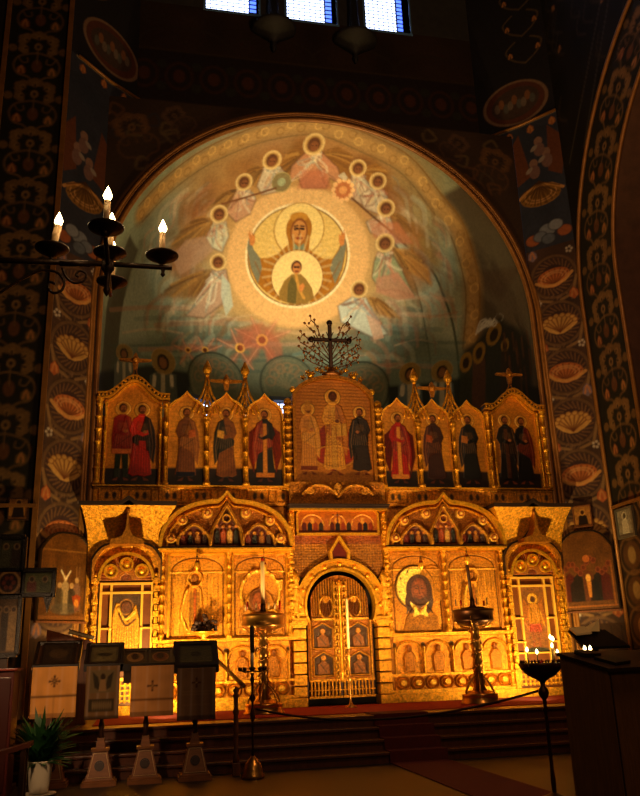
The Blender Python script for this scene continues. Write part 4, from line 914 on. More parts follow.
    b=B(); b.prism([(-.14,3.32),(-.15,3.45),(0,3.66),(.15,3.45),(.14,3.32)],-.1,-.04); P(b,'gable_panel',mat('deep_red_enamel',col='#5a1810',rough=.4))
    # wings: corner posts, flared cornice, keel gables, arch frame
    for s in (-1,1):
        b=B(); xa,xb=sorted((s*4.44,s*4.64)); b.box(xa,xb,-.08,.1,SOL+.16,3.5,.01); P(b,'corner_post',GOLD)
        n=9; vs=[];fs=[]; rings=[]
        for k in range(n+1):
            q=k/n; e=q**2.2; z=3.42+.86*q; xi=3.40-.30*e; xo=4.64+.14*e; yf=-.12-.36*e
            rings.append([(s*xi,.1,z),(s*xi,yf,z),(s*xo,yf,z),(s*xo,.1,z)])
        m=24; vs=[]
        for rg in rings:
            row=[rg[0]]+[tuple(rg[1][i]+(rg[2][i]-rg[1][i])*j/m for i in range(3)) for j in range(m+1)]+[rg[3]]; vs+=row
        w_=m+3
        for k in range(n):
            for j in range(w_-1):
                f=(k*w_+j,k*w_+j+1,(k+1)*w_+j+1,(k+1)*w_+j); fs.append(f if s>0 else f[::-1])
        fs.append(tuple(n*w_+j for j in range(w_)))
        b=B(); b.add(vs,fs,False); P(b,'flared_cornice',GOLD)
        b=B(); xc=s*3.95
        inn=[(xc-.86,4.275),(xc-.3,4.275),(xc-.12,4.29),(xc,4.38),(xc+.12,4.29),(xc+.3,4.275),(xc+.86,4.275)]; outp=[(x,z+.075) for x,z in inn]; b.ribbon(inn,outp,-.52,.05)
        P(b,'dark_cornice',DARK)
        b=B(); b.prism([(xc-.3,3.58),(xc-.28,3.66),(xc-.1,3.72),(xc-.035,3.85),(xc-.012,4.14),(xc+.012,4.14),(xc+.035,3.85),(xc+.1,3.72),(xc+.28,3.66),(xc+.3,3.58)],-.50,-.16); b.ball((xc,-.46,4.17),.04,1,10)
        P(b,'keel_spire',OLDGOLD)
        def bt(x,xc=xc): d=abs(x-xc); return 3.56-.26*max(0,(d-.3)/.26)**2.2+.16*max(0,1-d/.34)**1.3
        cv=gold_cv(xc-.56,xc+.56,2.98,3.74,85,'#d29a38'); cv.noise(.15,.15,109); brocade(cv,xc-.56,xc+.56,3.0,3.7,'#a06c20',.07,.4,10)
        if s<0: cv.ell(xc,3.58,.1,.1,'#d9a848',1,h=1.5); cv.ell(xc,3.58,.11,.11,'#8a5518',1,ring=.02,h=1); cv.ell(xc-.24,3.56,.09,.05,'#c0542a',1); cv.ell(xc+.24,3.56,.09,.05,'#7a3a18',1); cv.poly([(xc+.16,3.56),(xc+.34,3.5),(xc+.3,3.62)],'#7a3a18',1)
        else:
            for j in (-1,0,1): cv.ell(xc+.17*j,3.55+.03*(j==0),.07,.08,'#e0b050',1,ring=.025,h=1.2); cv.ell(xc+.17*j,3.55,.035,.045,'#5d3414',1,h=.5)
        cv.ell(xc,3.0,.47,.47,'#7a3e14',1,metal=.3)
        for k in range(26):
            q=PI*k/25; cv.line([(xc+.1*math.cos(q),3.0+.1*math.sin(q)),(xc+.44*math.cos(q),3.0+.44*math.sin(q))],.014,'#b5802e',.8,h=.6)
        PC(cv,'door_tympanum',-.1,top=bt,relief=.02)
        b=B(); b.ribbon(arc(xc,2.98,.45,0,180,30),arc(xc,2.98,.50,0,180,30),-.2,-.06); P(b,'door_arch',GOLDS)
        for dx,dz in ((-.27,.16),(0,.28),(.27,.16)):
            o=B(); x,z=xc+dx,2.98+dz; o.ribbon(arc(x,z,.095,0,360,24),arc(x,z,.125,0,360,24),-.19,-.08); P(o,'medallion_ring',GOLDS)
            o=B(); o.prism(arc(x,z,.095,0,345,23),-.15,-.09); o.ball((x,-.15,z),.06,1,10); P(o,'medallion',GOLDS)
        b=B(); b.ribbon([(xc-.56,2.98)]+[(xc-.56+1.12*i/30,bt(xc-.56+1.12*i/30)) for i in range(31)]+[(xc+.56,2.98)],[(xc-.6,2.98)]+[(xc-.6+1.2*i/30,bt(xc-.56+1.12*i/30)+.035) for i in range(31)]+[(xc+.6,2.98)],-.22,0); P(b,'keel_rim',OLDGOLD)
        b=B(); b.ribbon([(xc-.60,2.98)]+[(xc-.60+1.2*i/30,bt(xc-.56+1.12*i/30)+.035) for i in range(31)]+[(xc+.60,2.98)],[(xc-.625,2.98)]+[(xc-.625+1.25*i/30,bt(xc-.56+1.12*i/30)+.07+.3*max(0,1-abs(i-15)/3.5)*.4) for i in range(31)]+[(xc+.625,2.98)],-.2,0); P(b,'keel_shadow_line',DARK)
        for j in (-1,1):   # stacked block columns
            b=B(); x=xc+j*.535
            for k in range(20):
                z=SOL+.18+.112*k; w=.052 if k%2 else .03; b.box(x-w,x+w,-.16,.02,z,z+.1,.008)
            b.box(x-.07,x+.07,-.2,.02,2.93,3.02,.01); b.ball((x,-.14,3.07),.05,1,10); P(b,'block_column',GOLD)
            b=B(); b.box(x-.075,x+.075,-.02,.06,SOL+.16,2.95); P(b,'column_backing',DARK)
        for j in (-1,1): b=B(); b.box(xc-.6 if j<0 else xc+.5,xc-.5 if j<0 else xc+.6,-.17,.02,SOL+.16,SOL+.5,.01); P(b,'column_plinth',GOLD)
    # cornice of the centre and frieze under the upper row
    b=B(); b.box(-.98,.98,-.34,.05,4.27,4.31,.01); b.box(-1.0,1.0,-.36,.05,4.31,4.35,.01); P(b,'centre_cornice',DARK)
    b=B(); b.box(-.96,.96,-.28,.05,4.24,4.27); P(b,'centre_moulding',GOLDS)
    cv=gold_cv(-4.6,4.6,4.36,4.70,70,'#d89a34',.55); cv.noise(.25,.2,111); 
    for k in range(66):
        x=-4.5+.138*k; cv.ell(x,4.54,.04,.07,'#3a200c',1,metal=0) if (k%4 in (1,2)) else cv.line([(x,4.44),(x,4.64)],.03,'#dba048',.9,h=1)
    cv.line([(-4.6,4.67),(4.6,4.67)],.03,'#e8b858',1,h=1); cv.line([(-4.6,4.41),(4.6,4.41)],.03,'#c08838',1,h=.8)
    PC(cv,'upper_frieze',-.06,relief=.02)
    b=B(); b.box(-4.62,4.62,-.14,.05,4.70,4.73,.006); P(b,'upper_ledge',GOLDS)
    cv=gold_cv(-.95,.95,4.35,4.80,85,'#c08434',.55); cv.noise(.2,.15,112); brocade(cv,-.95,.95,4.45,4.8,'#7a4416',.1,.7,11)
    for j in (-1,1): cv.line(crv((0,4.5),(j*.2,4.7),(j*.5,4.72),(j*.7,4.56)),.05,'#e0a850',1,h=1.2); cv.ell(j*.55,4.62,.09,.07,'#e0a850',.9,h=1)
    cv.ell(0,4.66,.09,.12,'#e0a850',1,h=1.4); PC(cv,'centre_frieze',-.2,relief=.03)
    # colonnettes of the upper tier
    for s in (-1,1):
        for x,zt,r,bd in ((4.56,6.42,.04,6),(4.44,6.36,.02,3),(3.31,6.36,.035,5),(3.42,6.3,.02,3),(2.53,6.10,.04,4),(1.775,6.10,.04,4),(1.02,6.05,.02,3),(.93,6.36,.055,9)):
            b=B(); colonnette(b,s*x,-.10,4.73,zt,r,bd); b.box(s*x-r*1.3,s*x+r*1.3,-.07,.04,4.73,zt)
            if x==.93: b.ball((s*x,-.1,6.44),.085,1,12)
            P(b,'upper_colonnette',GOLD if x<4 else GOLDS)
        # bell-shaped cornice of the end panels, with beads
        xc=s*3.93; top=lambda x,xc=xc:6.40+.36*(.5+.5*math.cos(PI*min(1,abs(x-xc)/.56)))
        xs=[xc-.68+1.36*i/40 for i in range(41)]; inn=[(x,top(x)+.02) for x in xs]; outp=[(x,top(x)+.10) for x in xs]
        b=B(); b.ribbon(inn,outp,-.16,.04); P(b,'bell_cornice',DARK)
        b=B(); b.ribbon([(x,z+.07) for x,z in inn],[(x,z+.10) for x,z in inn],-.2,.04); b.ribbon([(x,z-.02) for x,z in inn],[(x,z+.01) for x,z in inn],-.19,.04)
        for i in range(1,40,2):
            x=xs[i]; b.ball((x,-.17,top(x)+.065),.028,1,8)
        P(b,'bead_moulding',GOLD)
        b=B(); b.tube([(xc-.12,-.05,6.82),(xc-.03,-.05,6.95),(xc-.01,-.05,7.1)],.014,6); b.tube([(xc+.12,-.05,6.82),(xc+.03,-.05,6.95),(xc+.01,-.05,7.1)],.014,6); small_cross(b,xc,-.05,7.02,.36,.6); P(b,'finial_cross',OLDGOLD)
        b=B(); small_cross(b,s*2.15,-.05,6.66,.34,.62); P(b,'finial_cross',OLDGOLD)
        for x in (2.53,1.775):
            b=B()
            for w,h in ((.27,.8),(.17,.58),(.08,.36)):
                for j in (-1,1):
                    b.tube([(s*x+j*w*q1,-.04,6.16+h*q2) for q1,q2 in ((1.0,.03),(.95,.12),(.7,.3),(.35,.52),(.15,.75),(.03,1.0))],.026,6)
            b.ball((s*x,-.06,6.24),.06,1.2,10); b.ball((s*x,-.04,6.98),.05,1,10); b.lathe([(.03,0),(.085,.06),(.095,.12),(.06,.2),(.015,.3)],s*x,-.04,6.98,8); P(b,'openwork_fleuron',GOLD)
    # central crown: balls on the arch, wrought vine and cross
    b=B(); f=lambda x:6.47+.57*math.sqrt(max(0,1-(x/.86)**2))
    for x in (-.82,-.45,.45,.82): b=B(); b.ball((x,-.1,f(x)+.06),.07,1,10); b.ball((x,-.16,f(x)+.06),.035,1,8); P(b,'arch_boss',GOLDS)
    b=B(); r=random.Random(3); b.lathe([(.16,0),(.2,.05),(.1,.1),(.06,.2)],0,-.05,7.03,12)
    ends=[]
    for j in (-1,1):
        for k in range(6):
            h=.18+.17*k; w=.62-.045*abs(k-2)-(.1 if k>3 else 0); P_=[(0,-.05,7.1+.4*h),(j*w*.4,-.05+.02*k%2,7.12+.75*h),(j*w*.75,-.05,7.1+h+.05),(j*w,-.05,7.1+h+.14)]
            b.tube(P_,.012,5); ends.append(P_[-1])
            for q in (.35,.6,.8,1.0):
                x,z=j*w*q,7.1+h*(.55+.45*q)+.14*q
                e=(x+j*r.uniform(-.03,.1),-.06,z+r.uniform(.05,.13)); b.tube([(x,-.05,z-.02),e],.008,4); b.ball(e,.028,1.1,6)
                if r.random()<.8: e=(x+j*r.uniform(.0,.08),-.06,z-r.uniform(.05,.1)); b.tube([(x,-.05,z),e],.008,4); b.ball(e,.026,1.1,6)
    P(b,'wrought_vine',mat('dark_bronze',col='#8a5628',metal=.6,rough=.4))
    b=B(); z=7.15
    def bar(x0,x1,z0,z1): b.box(x0,x1,-.09,-.03,z0,z1,.01)
    bar(-.04,.04,z,8.2); bar(-.38,.38,7.80,7.87)
    for e in ((-.4,7.835),(.4,7.835),(0,8.22)): b.ball((e[0],-.06,e[1]),.065,1,8)
    for j in (-1,1): b.tube([(j*.3,-.06,7.835),(j*.34,-.06,7.92)],.015,5); b.tube([(j*.3,-.06,7.835),(j*.34,-.06,7.75)],.015,5)
    for q in range(8): a=q*PI/4+PI/8; b.tube([(.05*math.cos(a),-.06,7.835+.05*math.sin(a)),(.2*math.cos(a),-.06,7.835+.2*math.sin(a))],.01,4)
    P(b,'crowning_cross',mat('dark_iron_cross',col='#2c1a12',metal=.7,rough=.4))
    for j in range(13):
        x=-.6+.1*j; b2=B(); z=f(min(.8,max(-.8,x)))+.1+.06*(j%2); b2.ball((x,-.09,z),.035,1,8); 
        for q in range(5): a=q*1.257; b2.ball((x+.045*math.cos(a),-.09,z+.045*math.sin(a)),.02,1,6)
        P(b2,'gilt_flower',GOLDS)
BRIGHT=mat('bright_gilt',col='#f6c04c',metal=.35,rough=.35,bump=.2,var=.15)
def doors():
    # the double central gate
    t=thing('royal_doors','gilded double central gate with horseshoe top, small painted panels and baluster foot','gate',(0,.08,SOL))
    I=Matrix.Translation((0,-.08,-SOL))
    for s in (-1,1):
        top=lambda x,s=s: (2.46+math.sqrt(max(0,.57**2-x*x))) if abs(x)<.555 else 2.2
        x0,x1=sorted((0.004*s,s*.62)); cv=gold_cv(x0,x1,1.16,3.04,100,'#a8712a',.6); cv.noise(.25,.12,120+s); brocade(cv,x0,x1,1.2,3.0,'#5d3810',.06,.5,12+s)
        def X(v): return s*v
        for k in range(9): x=X(.1+.05*k); cv.line([(x,2.3),(x,2.95)],.018,'#e0ae50',.9,h=1.2); cv.line([(x+.022,2.3),(x+.022,2.95)],.014,'#2c180a',.9)
        cv.ell(X(.27),2.45,.13,.2,'#7a4a1c',1,h=.4); cv.ell(X(.27),2.58,.06,.06,'#dca94e',1,h=.8); cv.ell(X(.27),2.45,.13,.2,'#e8ba58',1,ring=.025,h=1)
        cv.rect(min(X(0),X(.62)),max(X(0),X(.62)),2.2,2.25,'#e8ba58',1,h=1.5)
        for z0,z1 in ((1.22,1.64),(1.70,2.16)):
            xa,xb=sorted((X(.15),X(.53))); cv.poly([(xa,z0),(xb,z0),(xb,z1-.1),((xa+xb)/2,z1),(xa,z1-.1)],'#4a3018',1,metal=.2); cv.line([(xa,z0),(xb,z0),(xb,z1-.1),((xa+xb)/2,z1),(xa,z1-.1)],.028,'#d9a24a',1,closed=True,h=1.3)
            xm=(xa+xb)/2; cv.poly([(xm-.1,z0+.03),(xm-.12,z0+.2),(xm,z0+.28),(xm+.1,z0+.2),(xm+.12,z0+.03)],'#8a5a2a',1,h=.6); cv.ell(xm,z0+.31,.05,.05,'#c99048',1,h=.8); cv.line([(xm-.06,z0+.2),(xm+.05,z0+.06)],.02,'#2c180a')
        for v in (.05,.11): cv.line([(X(v),1.16),(X(v),2.9)],.035,'#f0c868',1,metal=.85,h=1.8)
        for k in range(14): z=1.2+.125*k; cv.ell(X(.08),z,.04,.025,'#f4d078',1,h=2)
        cv.line([(X(.58),1.16),(X(.58),2.2)],.03,'#e0b050',1,h=1.2)
        o=panel('door_leaf',cv,GILT,t,.02,.06,top=top,relief=.022); o.matrix_parent_inverse=I
        b=B()
        for k in range(9):
            x=X(.05+.066*k); b.lathe([(.016,0),(.022,.05),(.014,.1),(.024,.15),(.014,.2),(.022,.25),(.016,.3)],x,.02,.86,8)
        xa,xb=sorted((X(.01),X(.62))); b.box(xa,xb,-.01,.06,1.12,1.16); b.box(xa,xb,-.01,.06,.96,.98); b.box(xa,xb,-.01,.06,.83,.87); o=b.build('baluster_foot',GOLD,t); o.matrix_parent_inverse=I
        b=B(); xa,xb=sorted((X(.0),X(.64))); b.box(xa,xb,.1,.13,.82,1.16); o=b.build('foot_backing',mat('door_dark_red',col='#3a1008',rough=.6),t); o.matrix_parent_inverse=I
    b=B(); b.lathe([(.02,0),(.05,.03),(.03,.1),(.045,.14),(.03,.2),(.02,1.7),(.05,1.76),(.02,1.84)],0,-.02,1.1,10); o=b.build('astragal',GOLDS,t); o.matrix_parent_inverse=I
    b=B(); b.box(-.9,.9,.55,.58,SOL,3.6); c=b.build('curtain',mat('sanctuary_curtain_dark',col='#120806',rough=.9,var=.3,vscale=10)); tag(c,'dark curtain hanging behind the central gate','curtain')
    for s in (-1,1):
        xc=s*3.93
        t=thing('side_door','gilded side door %s with three round medallions above'%('showing a pale winged figure' if s<0 else 'showing an armed winged figure in gold and red'),'door',(xc,0,SOL))
        I=Matrix.Translation((-xc,0,-SOL))
        def P(b,n,m): o=b.build(n,m,t); o.matrix_parent_inverse=I; return o
        b=B(); b.box(xc-.48,xc+.48,.0,.05,SOL+.16,2.97); P(b,'door_board',mat('door_brown_red',col='#64340f',rough=.45,metal=.1,var=.3))
        b=B()
        for x in (-.45,-.27,.27,.45): b.box(xc+x-.022,xc+x+.022,-.06,.0,1.3,2.95,.006)
        for z in (2.93,2.77): b.box(xc-.47,xc+.47,-.07,.0,z-.02,z+.02,.006)
        for z in (2.15,1.7): 
            for j in (-1,1): b.box(xc+j*.36-.09,xc+j*.36+.09,-.065,.0,z-.015,z+.015); b.ball((xc+j*.27,-.06,z),.035,1,8)
        b.box(xc-.47,xc+.47,-.07,.0,1.27,1.32,.006); b.box(xc-.47,xc+.47,-.07,.0,1.48,1.51,.006)
        P(b,'door_frame_bars',BRIGHT)
        cv=gold_cv(xc-.25,xc+.25,1.5,2.75,100,'#4a2a12' if s<0 else '#8a5a24',.1); cv.noise(.2,.15,130)
        if s<0:
            cv.poly([(xc-.24,2.35),(xc-.18,2.6),(xc-.12,2.58),(xc-.06,2.3),(xc+.04,2.26),(xc+.12,2.5),(xc+.17,2.56),(xc+.23,2.3),(xc+.24,1.9),(xc+.16,1.5),(xc-.22,1.5)],'#d9a440',1,metal=.5,h=.8)
            cv.ell(xc,2.52,.09,.1,'#6a3a18',1,h=.5); cv.ell(xc,2.52,.12,.13,'#b07c30',.9,ring=.02); cv.line(crv((xc-.14,2.5),(xc-.02,2.3),(xc+.14,2.44)),.05,'#f0c868',1,h=1); cv.line(crv((xc-.12,2.4),(xc,2.2),(xc+.16,2.3)),.04,'#6a4214',1)
            for k in range(8): cv.line([(xc-.14+.04*k,2.2),(xc-.2+.055*k,1.5)],.014,'#8a5a1c',.8)
        else:
            for j in (-1,1): cv.poly([(xc+.05*j,2.3),(xc+.2*j,2.55),(xc+.24*j,2.1),(xc+.12*j,1.9)],'#a86a24',1,metal=.4,h=.5)
            cv.ell(xc,2.52,.11,.11,'#e0b050',1,metal=.5,h=.4); cv.ell(xc,2.51,.055,.065,'#5d3218',1); cv.poly([(xc-.1,2.42),(xc+.1,2.42),(xc+.13,2.15),(xc+.1,2.02),(xc-.1,2.02),(xc-.13,2.15)],'#c08830',1,metal=.4,h=.6)
            cv.poly([(xc-.12,2.04),(xc+.12,2.04),(xc+.14,1.88),(xc-.14,1.88)],'#a0401c',1,metal=0); cv.line([(xc-.05,1.88),(xc-.06,1.6)],.05,'#8a4a20',1); cv.line([(xc+.05,1.88),(xc+.07,1.6)],.05,'#8a4a20',1); cv.ell(xc,1.54,.25,.06,'#2c2a1c',1)
            cv.line([(xc+.12,2.3),(xc+.2,2.0)],.03,'#d9a848',1)
        o=panel('angel_panel',cv,GILT,t,-.02,.02,relief=.014); o.matrix_parent_inverse=I
        b=B()
        for k in range(10): b.box(xc-.43+.088*k,xc-.395+.088*k,-.05,.0,SOL+.2,1.28)
        for k in range(5): b.box(xc-.45,xc+.45,-.055,.0,SOL+.22+.085*k,SOL+.25+.085*k)
        P(b,'foot_lattice',GOLD)
def local_icons():
    data=[(-3.20,-2.14,'gilded icon of a standing robed figure, far left of the four large lower icons'),(-2.04,-1.0,'gilded icon of a veiled figure with dark face, directly left of the gate'),
          (1.0,2.06,'gilded icon with large dark bearded face and bright crescent halo, right of the gate'),(2.16,3.24,'gilded local icon of a standing figure, right one of the pair right of the gate')]
    for i,(x0,x1,lab) in enumerate(data):
        xc=(x0+x1)/2; hw=(x1-x0)/2; cv=gold_cv(x0,x1,1.94,3.46,95,'#d89c36' if i==0 else '#c68c30',.68); cv.noise(.18,.15,140+i)
        brocade(cv,x0,x1,1.96,3.44,'#a5701f',.06,.32 if i in (0,3) else .5,14+i)
        # arch line in the top of every panel
        ar=[(x0+.06,1.98),(x0+.06,3.1)]+[(xc-(hw-.06)*math.cos(q),3.1+.28*math.sin(q)**.8) for q in np.linspace(.05,PI-.05,20)]+[(x1-.06,3.1),(x1-.06,1.98)]
        cv.line(ar,.02,'#4a2a0c',.9,h=-.6); cv.line([(x0+.04,3.12),(x1-.04,3.12)],.03,'#f0c868',.6,h=.8)
        if i in (0,3):
            for k in range(9): x=x0+.1+.1*k; cv.line([(x,2.0),(x,3.05)],.03,'#e8b450' if k%2 else '#a8741f',.45,h=.5)
            z=3.0; fx=xc-.05 if i==0 else xc-.02
            cv.ell(fx,z,.13,.13,'#f0c060',1,ring=.035,h=1.6); cv.ell(fx,z,.065,.08,'#8a5a20',1,h=.6); cv.ell(fx,z-.01,.04,.055,'#b07430',1)
            cv.poly([(fx-.08,2.88),(fx-.2,2.75),(fx-.26,2.3),(fx-.16,2.06),(fx+.12,2.04),(fx+.16,2.4),(fx+.12,2.8),(fx+.06,2.88)],'#d9a03c',1,h=1.3)
            cv.line(crv((fx-.14,2.8),(fx-.24,2.4),(fx-.14,2.1)),.05,'#f4cc6c',1,h=1.5); cv.poly([(fx-.1,2.75),(fx-.1,2.12),(fx+.08,2.1),(fx+.08,2.75)],'#9a6c20',.8,h=.3)
            cv.line([(fx+.0,2.8),(fx+.01,2.08)],.05,'#b85c24' if i==0 else '#a8641f',.9)
            for k in range(5): cv.line([(fx-.12+.05*k,2.78),(fx-.15+.06*k,2.1)],.012,'#5d3a10',.6)
        elif i==1:
            cv.ell(xc-.0,2.72,.36,.4,'#eebe58',1,ring=.06,h=1.6); cv.poly([(xc-.42,1.98),(xc-.38,2.4),(xc-.2,2.72),(xc,2.85),(xc+.2,2.7),(xc+.4,2.3),(xc+.42,1.98)],'#b5802a',1,h=.8)
            brocade(cv,xc-.4,xc+.4,2.0,2.7,'#7a4c14',.07,.6,22); cv.ell(xc-.04,2.6,.17,.22,'#7a4a1c',1,h=.3); cv.ell(xc-.04,2.58,.11,.16,'#96552a',1,h=.4); cv.ell(xc-.04,2.58,.11,.16,'#5a3012',.7,ring=.02)
            cv.ell(xc+.2,2.3,.12,.12,'#e8b850',1,ring=.03,h=1.2); cv.ell(xc+.2,2.3,.07,.08,'#8a5028',1); cv.poly([(xc+.32,2.95),(xc+.44,2.98),(xc+.42,2.78),(xc+.35,2.75)],'#f4d070',1,h=1.5)
            for j in range(6): q=.5+j*.42; cv.ell(xc+.36*math.cos(q),2.72+.4*math.sin(q),.04,.04,'#f8d880',1,h=2)
        else:
            c=(xc+.03,2.72)
            cv.ell(c[0]-.06,c[1]+.06,.38,.40,'#f4e08c',1,metal=.5,h=1.2); cv.ell(c[0]-.06,c[1]+.06,.40,.42,'#4a2a0e',1,ring=.03); cv.ell(c[0]+.3,c[1]+.12,.3,.36,'#c08a30',1,h=.6)
            brocade(cv,c[0]+.1,c[0]+.46,2.5,3.1,'#8a5a1c',.07,.6,24)
            for a in (115,150,195): q=math.radians(a); cv.line([(c[0]-.06+.3*math.cos(q)-.03,c[1]+.06+.3*math.sin(q)),(c[0]-.06+.36*math.cos(q)+.02,c[1]+.06+.36*math.sin(q))],.03,'#6a5a1c',1)
            cv.poly([(c[0]-.28,2.2),(c[0]-.1,2.45),(c[0]+.12,2.45),(c[0]+.36,2.2),(c[0]+.38,1.96),(c[0]-.34,1.96)],'#a8741f',1,h=.6); brocade(cv,c[0]-.3,c[0]+.34,1.98,2.3,'#5a3610',.07,.7,25)
            cv.poly([(c[0]-.12,2.46),(c[0],2.3),(c[0]+.14,2.46),(c[0]+.16,2.22),(c[0],2.27),(c[0]-.14,2.22)],'#f0d480',1,h=.6)
            cv.ell(c[0],c[1],.26,.30,'#4a2412',1,metal=0,h=.3)
            for j in (-1,1): cv.line(crv((c[0]+j*.18,c[1]+.0),(c[0]+j*.24,c[1]-.22),(c[0]+j*.17,c[1]-.38)),.1,'#4a2412',1,metal=0); cv.line(crv((c[0]+j*.2,c[1]-.2),(c[0]+j*.25,c[1]-.42)),.03,'#2a1208',1,metal=0)
            cv.ell(c[0],c[1]+.0,.155,.225,'#7a4120',1,metal=0,h=.2); cv.ell(c[0],c[1]+.03,.11,.15,'#8f5128',.9,metal=0)
            cv.poly([(c[0]-.12,c[1]-.12),(c[0]-.1,c[1]-.26),(c[0],c[1]-.36),(c[0]+.1,c[1]-.26),(c[0]+.12,c[1]-.12),(c[0],c[1]-.17)],'#4a2412',1,metal=0)
            for j in (-1,1): cv.ell(c[0]+j*.055,c[1]+.035,.03,.013,'#1e0d06',1,metal=0); cv.line(crv((c[0]+j*.02,c[1]+.07),(c[0]+j*.06,c[1]+.085),(c[0]+j*.1,c[1]+.065)),.012,'#2e150a',1)
            cv.line([(c[0]-.005,c[1]+.06),(c[0]+.008,c[1]-.07)],.014,'#5a2c14',1); cv.line([(c[0]-.035,c[1]-.125),(c[0]+.035,c[1]-.125)],.016,'#5a1c10',1)
        t=thing('local_icon',lab,'icon',(xc,0,1.94)); I=Matrix.Translation((-xc,0,-1.94))
        o=panel('gilt_panel',cv,GILT,t,-.04,.05,relief=.018); o.matrix_parent_inverse=I
        b=B(); w=.02
        for x in (x0+.01,x1-.01): b.box(x-w,x+w,-.075,.0,1.94,3.46,.004)
        b.box(x0,x1,-.075,0,1.935,1.96,.004); b.box(x0,x1,-.075,0,3.43,3.465,.004); o=b.build('frame',GOLDS if i<2 else OLDGOLD,t); o.matrix_parent_inverse=I
    # lamps hanging before the icons
    CH=mat('lamp_chain_bronze',col='#5a3414',metal=.7,rough=.4)
    for px,py,lab in ((197,566,'small bronze oil lamp on chain before the left standing icon'),(264,568,'small bronze oil lamp on chain before the veiled icon'),(421,566,'small bronze oil lamp hanging above the dark bearded face'),(467,560,'small bronze oil lamp on chain before the right standing icon'),(338,552,None)):
        if lab is None: continue
        x,_,z=at(px,py,-.3); t=thing('hanging_lamp',lab,'lamp',(x,-.3,z))
        b=B(); b.lathe([(.005,-.1),(.02,-.07),(.05,-.03),(.06,.01),(.045,.05),(.05,.06)],0,0,0,12); b.build('lamp_bowl',GOLDS,t)
        b=B(); zt=3.50-z
        for q in range(3): a=q*2.094; b.tube([(.05*math.cos(a),.05*math.sin(a),.05),(0,0,.17)],.006,4)
        b.tube([(0,0,.17),(0,.0,zt)],.007,4); b.ball((0,0,.17),.022,1,6); b.tube([(0,0,zt),(0,.1,zt)],.007,4); b.build('chain',CH,t)
        b=B(); b.lathe([(.03,.03),(.035,.08),(.03,.1)],0,0,0,10); b.build('glass',mat('ruby_glass',col='#8a1008',rough=.15),t)
    # bowl of dark flowers on the ledge before the left icon
    x,_,z=at(204,634,-.3); t=thing('flower_bowl','gold bowl of dark flowers before the left standing icon','bowl',(x,-.26,1.93))
    b=B(); b.lathe([(.06,0),(.04,.02),(.16,.09),(.2,.12),(.19,.125),(.02,.1)],0,0,0,16); b.build('bowl',GOLDS,t)
    r=random.Random(5); b=B()
    for k in range(34):
        a=r.uniform(0,6.28); R=r.uniform(.03,.24); h=.1+r.uniform(.02,.26)*(1.2-R*3); c=(R*math.cos(a),.07*math.sin(a),.02+h+.02); b.ball(c,r.uniform(.025,.05),.9,6); b.tube([(0,0,.1),c],.006,4)
    b.build('dark_flowers',mat('dark_flowers',col='#2c120a',rough=.7,var=.4,vscale=20),t)
upper_icons(); big_screen(); doors(); local_icons()
# ================================================================ FURNISHINGS
FL=0.12
BRASS=mat('brass',col='#b8823a',metal=.9,rough=.28,bump=.1,bscale=30,var=.2)
BRZ=mat('dark_bronze_stand',col='#4a2c14',metal=.8,rough=.38)
IRON=mat('black_iron',col='#3a281a',metal=.6,rough=.45,bump=.2,bscale=40)
WAX=mat('wax_yellow',col='#e0c080',rough=.5)
FLAME=mat('flame',col='#fff0c8',emit='#ffd890',estr=16.)
RUBY=mat('ruby_glass',col='#8a1008',rough=.15)
WOODD=mat('dark_stained_wood',col='#38200f',rough=.4,var=.35,vscale=4,grain=(1,1,8))
WOODM=mat('brown_wood',col='#6b3c1c',rough=.45,var=.35,vscale=4,grain=(8,1,1))
def flame(b,x,y,z,h=.04,r=.011): b.lathe([(.0015,0),(r*.8,h*.2),(r,h*.4),(r*.6,h*.72),(.001,h)],x,y,z,8)
def candle(name,label,x,y,z,h,r=.008,col=WAX,lit=True,group=None,fh=.04):
    t=thing(name,label,'candle',(x,y,z),group=group)
    b=B(); b.lathe([(r,0),(r,h*.96),(r*.7,h)],0,0,0,8); b.build('wax_stick',col,t)
    if lit: b=B(); flame(b,0,0,h,fh,fh*.3); b.build('flame',FLAME,t)
    return t
